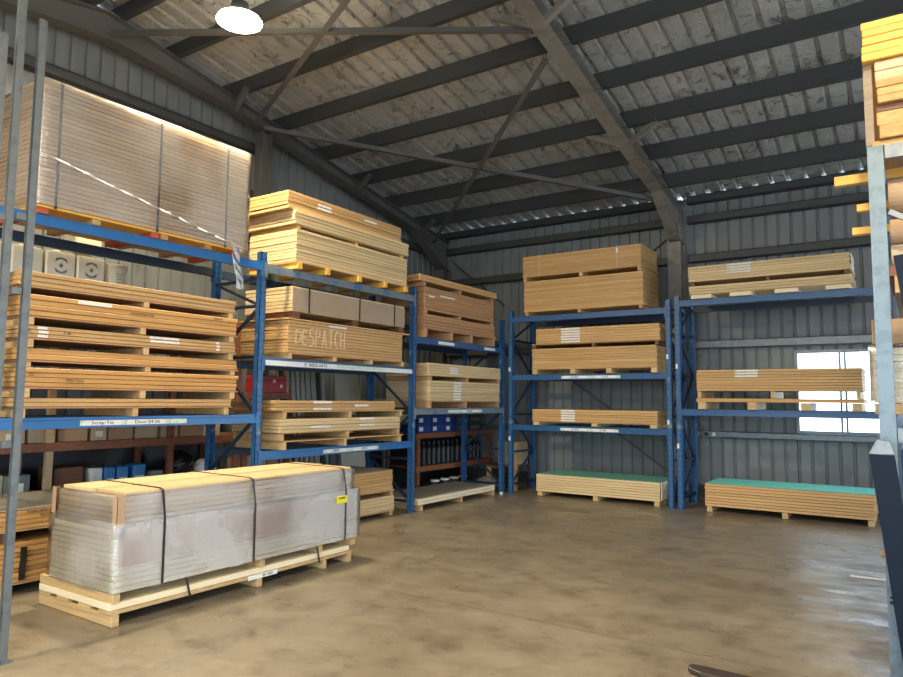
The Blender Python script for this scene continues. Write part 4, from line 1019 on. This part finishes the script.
tag(MB().box((0, 0, 0), (.045, .02, .50)).build('timber_batten', 'dark_wood2', None, (-.182, RY0+.03, 3.145)), 'upright brown-grey batten above the galvanised post at right edge', 'batten')
# cardboard tubes and boards on upper level
for k, (z, rad, mt, nm) in enumerate(((2.86, .105, 'card', 'thick upper'), (2.64, .075, 'card', 'middle'), (2.49, .068, 'card_pale', 'pale lower'))):
    x = -.0
    o = MB().cyl((-.082, 0, 0), (.99, 0, 0), rad, 24).build('cardboard_roll', mt, None, (0, RY0+.20, z)); tag(o, '%s cardboard roll behind the post at right edge' % nm, 'roll')
t = MB().box((-.1, 0, 0), (1.0, .9, .06)).build('timber_board', 'rust_wood', None, (0, RY0+.06, 2.35)); tag(t, 'dark red board under the cardboard rolls at right edge', 'board')
t = MB().box((-.07, 0, 0), (.99, 2.2, .10)).build('timber_board', 'pallet', None, (0, RY0+.06, 2.249)); tag(t, 'brown timber board resting on blue beam at right edge', 'board')
for (x0, z, h, nm, y) in ((-.38, 3.015, .06, 'highest', .28), (-.26, 2.83, .045, 'middle', .28), (-.29, 2.68, .045, 'lowest', .28)):
    t = MB().box((x0, 0, 0), (.9, .06, h)).build('timber_stick', 'yellow', None, (0, RY0+y+.06, z)); tag(t, '%s of the yellow sticks poking out left of galvanised post' % nm, 'stick')
# wrapped pack with carton on top
rpallet(1.535, 1.60, -.20, .95, 'timber pallet under the film-wrapped pack at right edge', 'pallet', RY0+.10)
def rb2(x0, x1, z0, z1, n, mat, desc, colour): rbundle(x0, x1, z0, z1, n, mat, desc, colour, .004, RY0+.12, 2.3)
rb2(-.205, .98, 1.602, 1.93, 8, 'cream', 'inside the film-wrapped pack at right edge', 'pale')
film('stretch_film', -.21, .985, RY0+.115, RY0+2.43, 1.614, 1.94, 'film', 'crinkled film round the pack at right edge')
carton('carton', .38, RY0+.45, 1.955, 1.16, .6, .15, 'card', 'flat brown carton on the wrapped pack at right edge')
# blue sheet and lower stack
rpallet(.345, .41, -.06, .98, 'timber pallet under the lower right edge pile', 'pallet', RY0+.06)
rbundle(-.07, .99, .412, .98, 14, 'tan', 'of the lower pile at right edge', 'tan', .006, RY0+.06, 2.3)
t = MB().box((-.08, 0, 0), (.99, 2.2, .36)).build('blue_crate', 'blue', None, (0, RY0+.08, .985), bev=.01); tag(t, 'blue crate resting on the lower pile at right edge', 'crate')
mb = MB()
for k in range(6): mb.box((-.02+k*.17, -.006, .05), (.02+k*.17, .0, .31))
mb.build('side_rib', 'blue', t)
# lower support for pallet
# dark leaning bar
r = empty('leaning_steel_channel', (-.085, 4.45, 0)); tag(r, 'dark navy steel channel leaning in front of galvanised post', 'steel bar')
mb = MB(); k = -.135
def ln(x0, x1, y0, y1, z0=0.002, z1=1.32):
    n = len(mb.v)
    for z, s in ((z0, 0), (z1, k)):
        for (a, b) in ((x0, y0), (x1, y0), (x1, y1), (x0, y1)): mb.v.append((a+s, b, z))
    mb.f.extend([tuple(n+i for i in q) for q in ((0,3,2,1),(4,5,6,7),(0,1,5,4),(1,2,6,5),(2,3,7,6),(3,0,4,7))])
ln(0, .115, 0, .012); ln(0, .012, .012, .09); ln(.103, .115, .012, .09)
mb.build('channel', 'navy', r, bev=.002)
mb = MB(); mb.poly_prism([(k-.004, 1.322), (k+.119, 1.322), (k+.10, 1.395), (k+.035, 1.40)], -.004, .094, 'y'); mb.build('end_cap', 'galv', r, bev=.004)
mb = MB().cyl((-.07, .03, .55), (-.045, .03, .55), .02, 10); mb.build('bolt', 'black', r, loc=(.0, 0, 0))
r = empty('steel_bar', (.0, 4.50, 0)); tag(r, 'dark blue steel bar at right edge above the channel', 'steel bar')
mb = MB()
mb.bar((.02, .0, .003), (-.115, .0, 0), .01, .01) if False else None
mb.bar((.25, .0, .003), (-.03, .02, 2.42), .075, .06, (0, 1, 0)); mb.build('shaft', 'navy', r)
# floor bits
tag(MB().box((-.62, -.012, 0), (-.08, .012, .012)).build('timber_lath', 'paper', None, (.05, 7.55, .001), rz=.05), 'thin white lath lying on the floor at right', 'lath')
tag(MB().box((-.2, -.03, 0), (.1, .03, .05)).build('timber_offcut', 'orange', None, (-.16, 8.75, .001), rz=0), 'orange timber offcut on floor beside the dark channel', 'offcut')
# forklift fork blade
mb = MB(); mb.poly_prism([(-1.19, 4.36), (-1.17, 4.385), (-1.10, 4.39), (.2, 4.34), (.2, 4.22), (-1.10, 4.27), (-1.18, 4.31)], .01, .035, 'z')
o = mb.build('fork_blade', paint('worn_brown_steel', (0.06, 0.045, 0.04), .4, .3), None, (0, 0, 0), bev=.004); tag(o, 'dark tapered steel fork blade tip on floor at bottom right', 'fork')
mb = MB().box((.155, 4.22, .036), (.2, 4.34, .55)); mb.build('shank', 'navy', o)

# ================================================================= LIGHT + CAMERA
W = bpy.data.worlds.new('world'); S.world = W; W.use_nodes = True
nt = W.node_tree; bg = nt.nodes['Background']; bg.inputs[0].default_value = (.72, .86, 1.0, 1); bg.inputs[1].default_value = 7.0
def portal(loc, rot, sx, sy):
    l = bpy.data.lights.new('portal', 'AREA'); l.shape = 'RECTANGLE'; l.size = sx; l.size_y = sy; l.cycles.is_portal = True
    o = bpy.data.objects.new('portal', l); COL.objects.link(o); o.location = loc; o.rotation_euler = rot
portal((XR+.02, 6.75, 2.1), (0, PI/2, 0), 4.2, 8.5)
portal((1.0, YF-.05, 2.2), (PI/2, 0, 0), 9.0, 4.4)
portal(((WX0+WX1)/2, YB+.1, (WZ0+WZ1)/2), (-PI/2, 0, 0), WX1-WX0, WZ1-WZ0)
portal((3.9, YB+.1, 1.85), (-PI/2, 0, 0), 4.0, 3.7)

F_, P_, RO, YA = 690., .0882, .00919, .5904
fv = Vector((-math.sin(YA)*math.cos(P_), math.cos(YA)*math.cos(P_), math.sin(P_)))
rt = Vector((math.cos(YA), math.sin(YA), 0)); up = rt.cross(fv)
R_ = math.cos(RO)*rt + math.sin(RO)*up; U_ = -math.sin(RO)*rt + math.cos(RO)*up
cam = bpy.data.cameras.new('camera'); co = bpy.data.objects.new('camera', cam); COL.objects.link(co)
co.matrix_world = Matrix(((R_[0], U_[0], -fv[0], 0), (R_[1], U_[1], -fv[1], 0), (R_[2], U_[2], -fv[2], 1.6), (0, 0, 0, 1)))
cam.sensor_width = 36; cam.lens = F_*36/903; cam.clip_start = .05; cam.clip_end = 200
S.camera = co
vs = S.view_settings; vs.view_transform = 'Standard'; vs.look = 'None'; vs.gamma = 1; vs.use_curve_mapping = False; vs.exposure = 0.0
for l_, os_ in LABELS.items():
    if len(os_) > 1: print('SHARED LABEL', l_, os_)
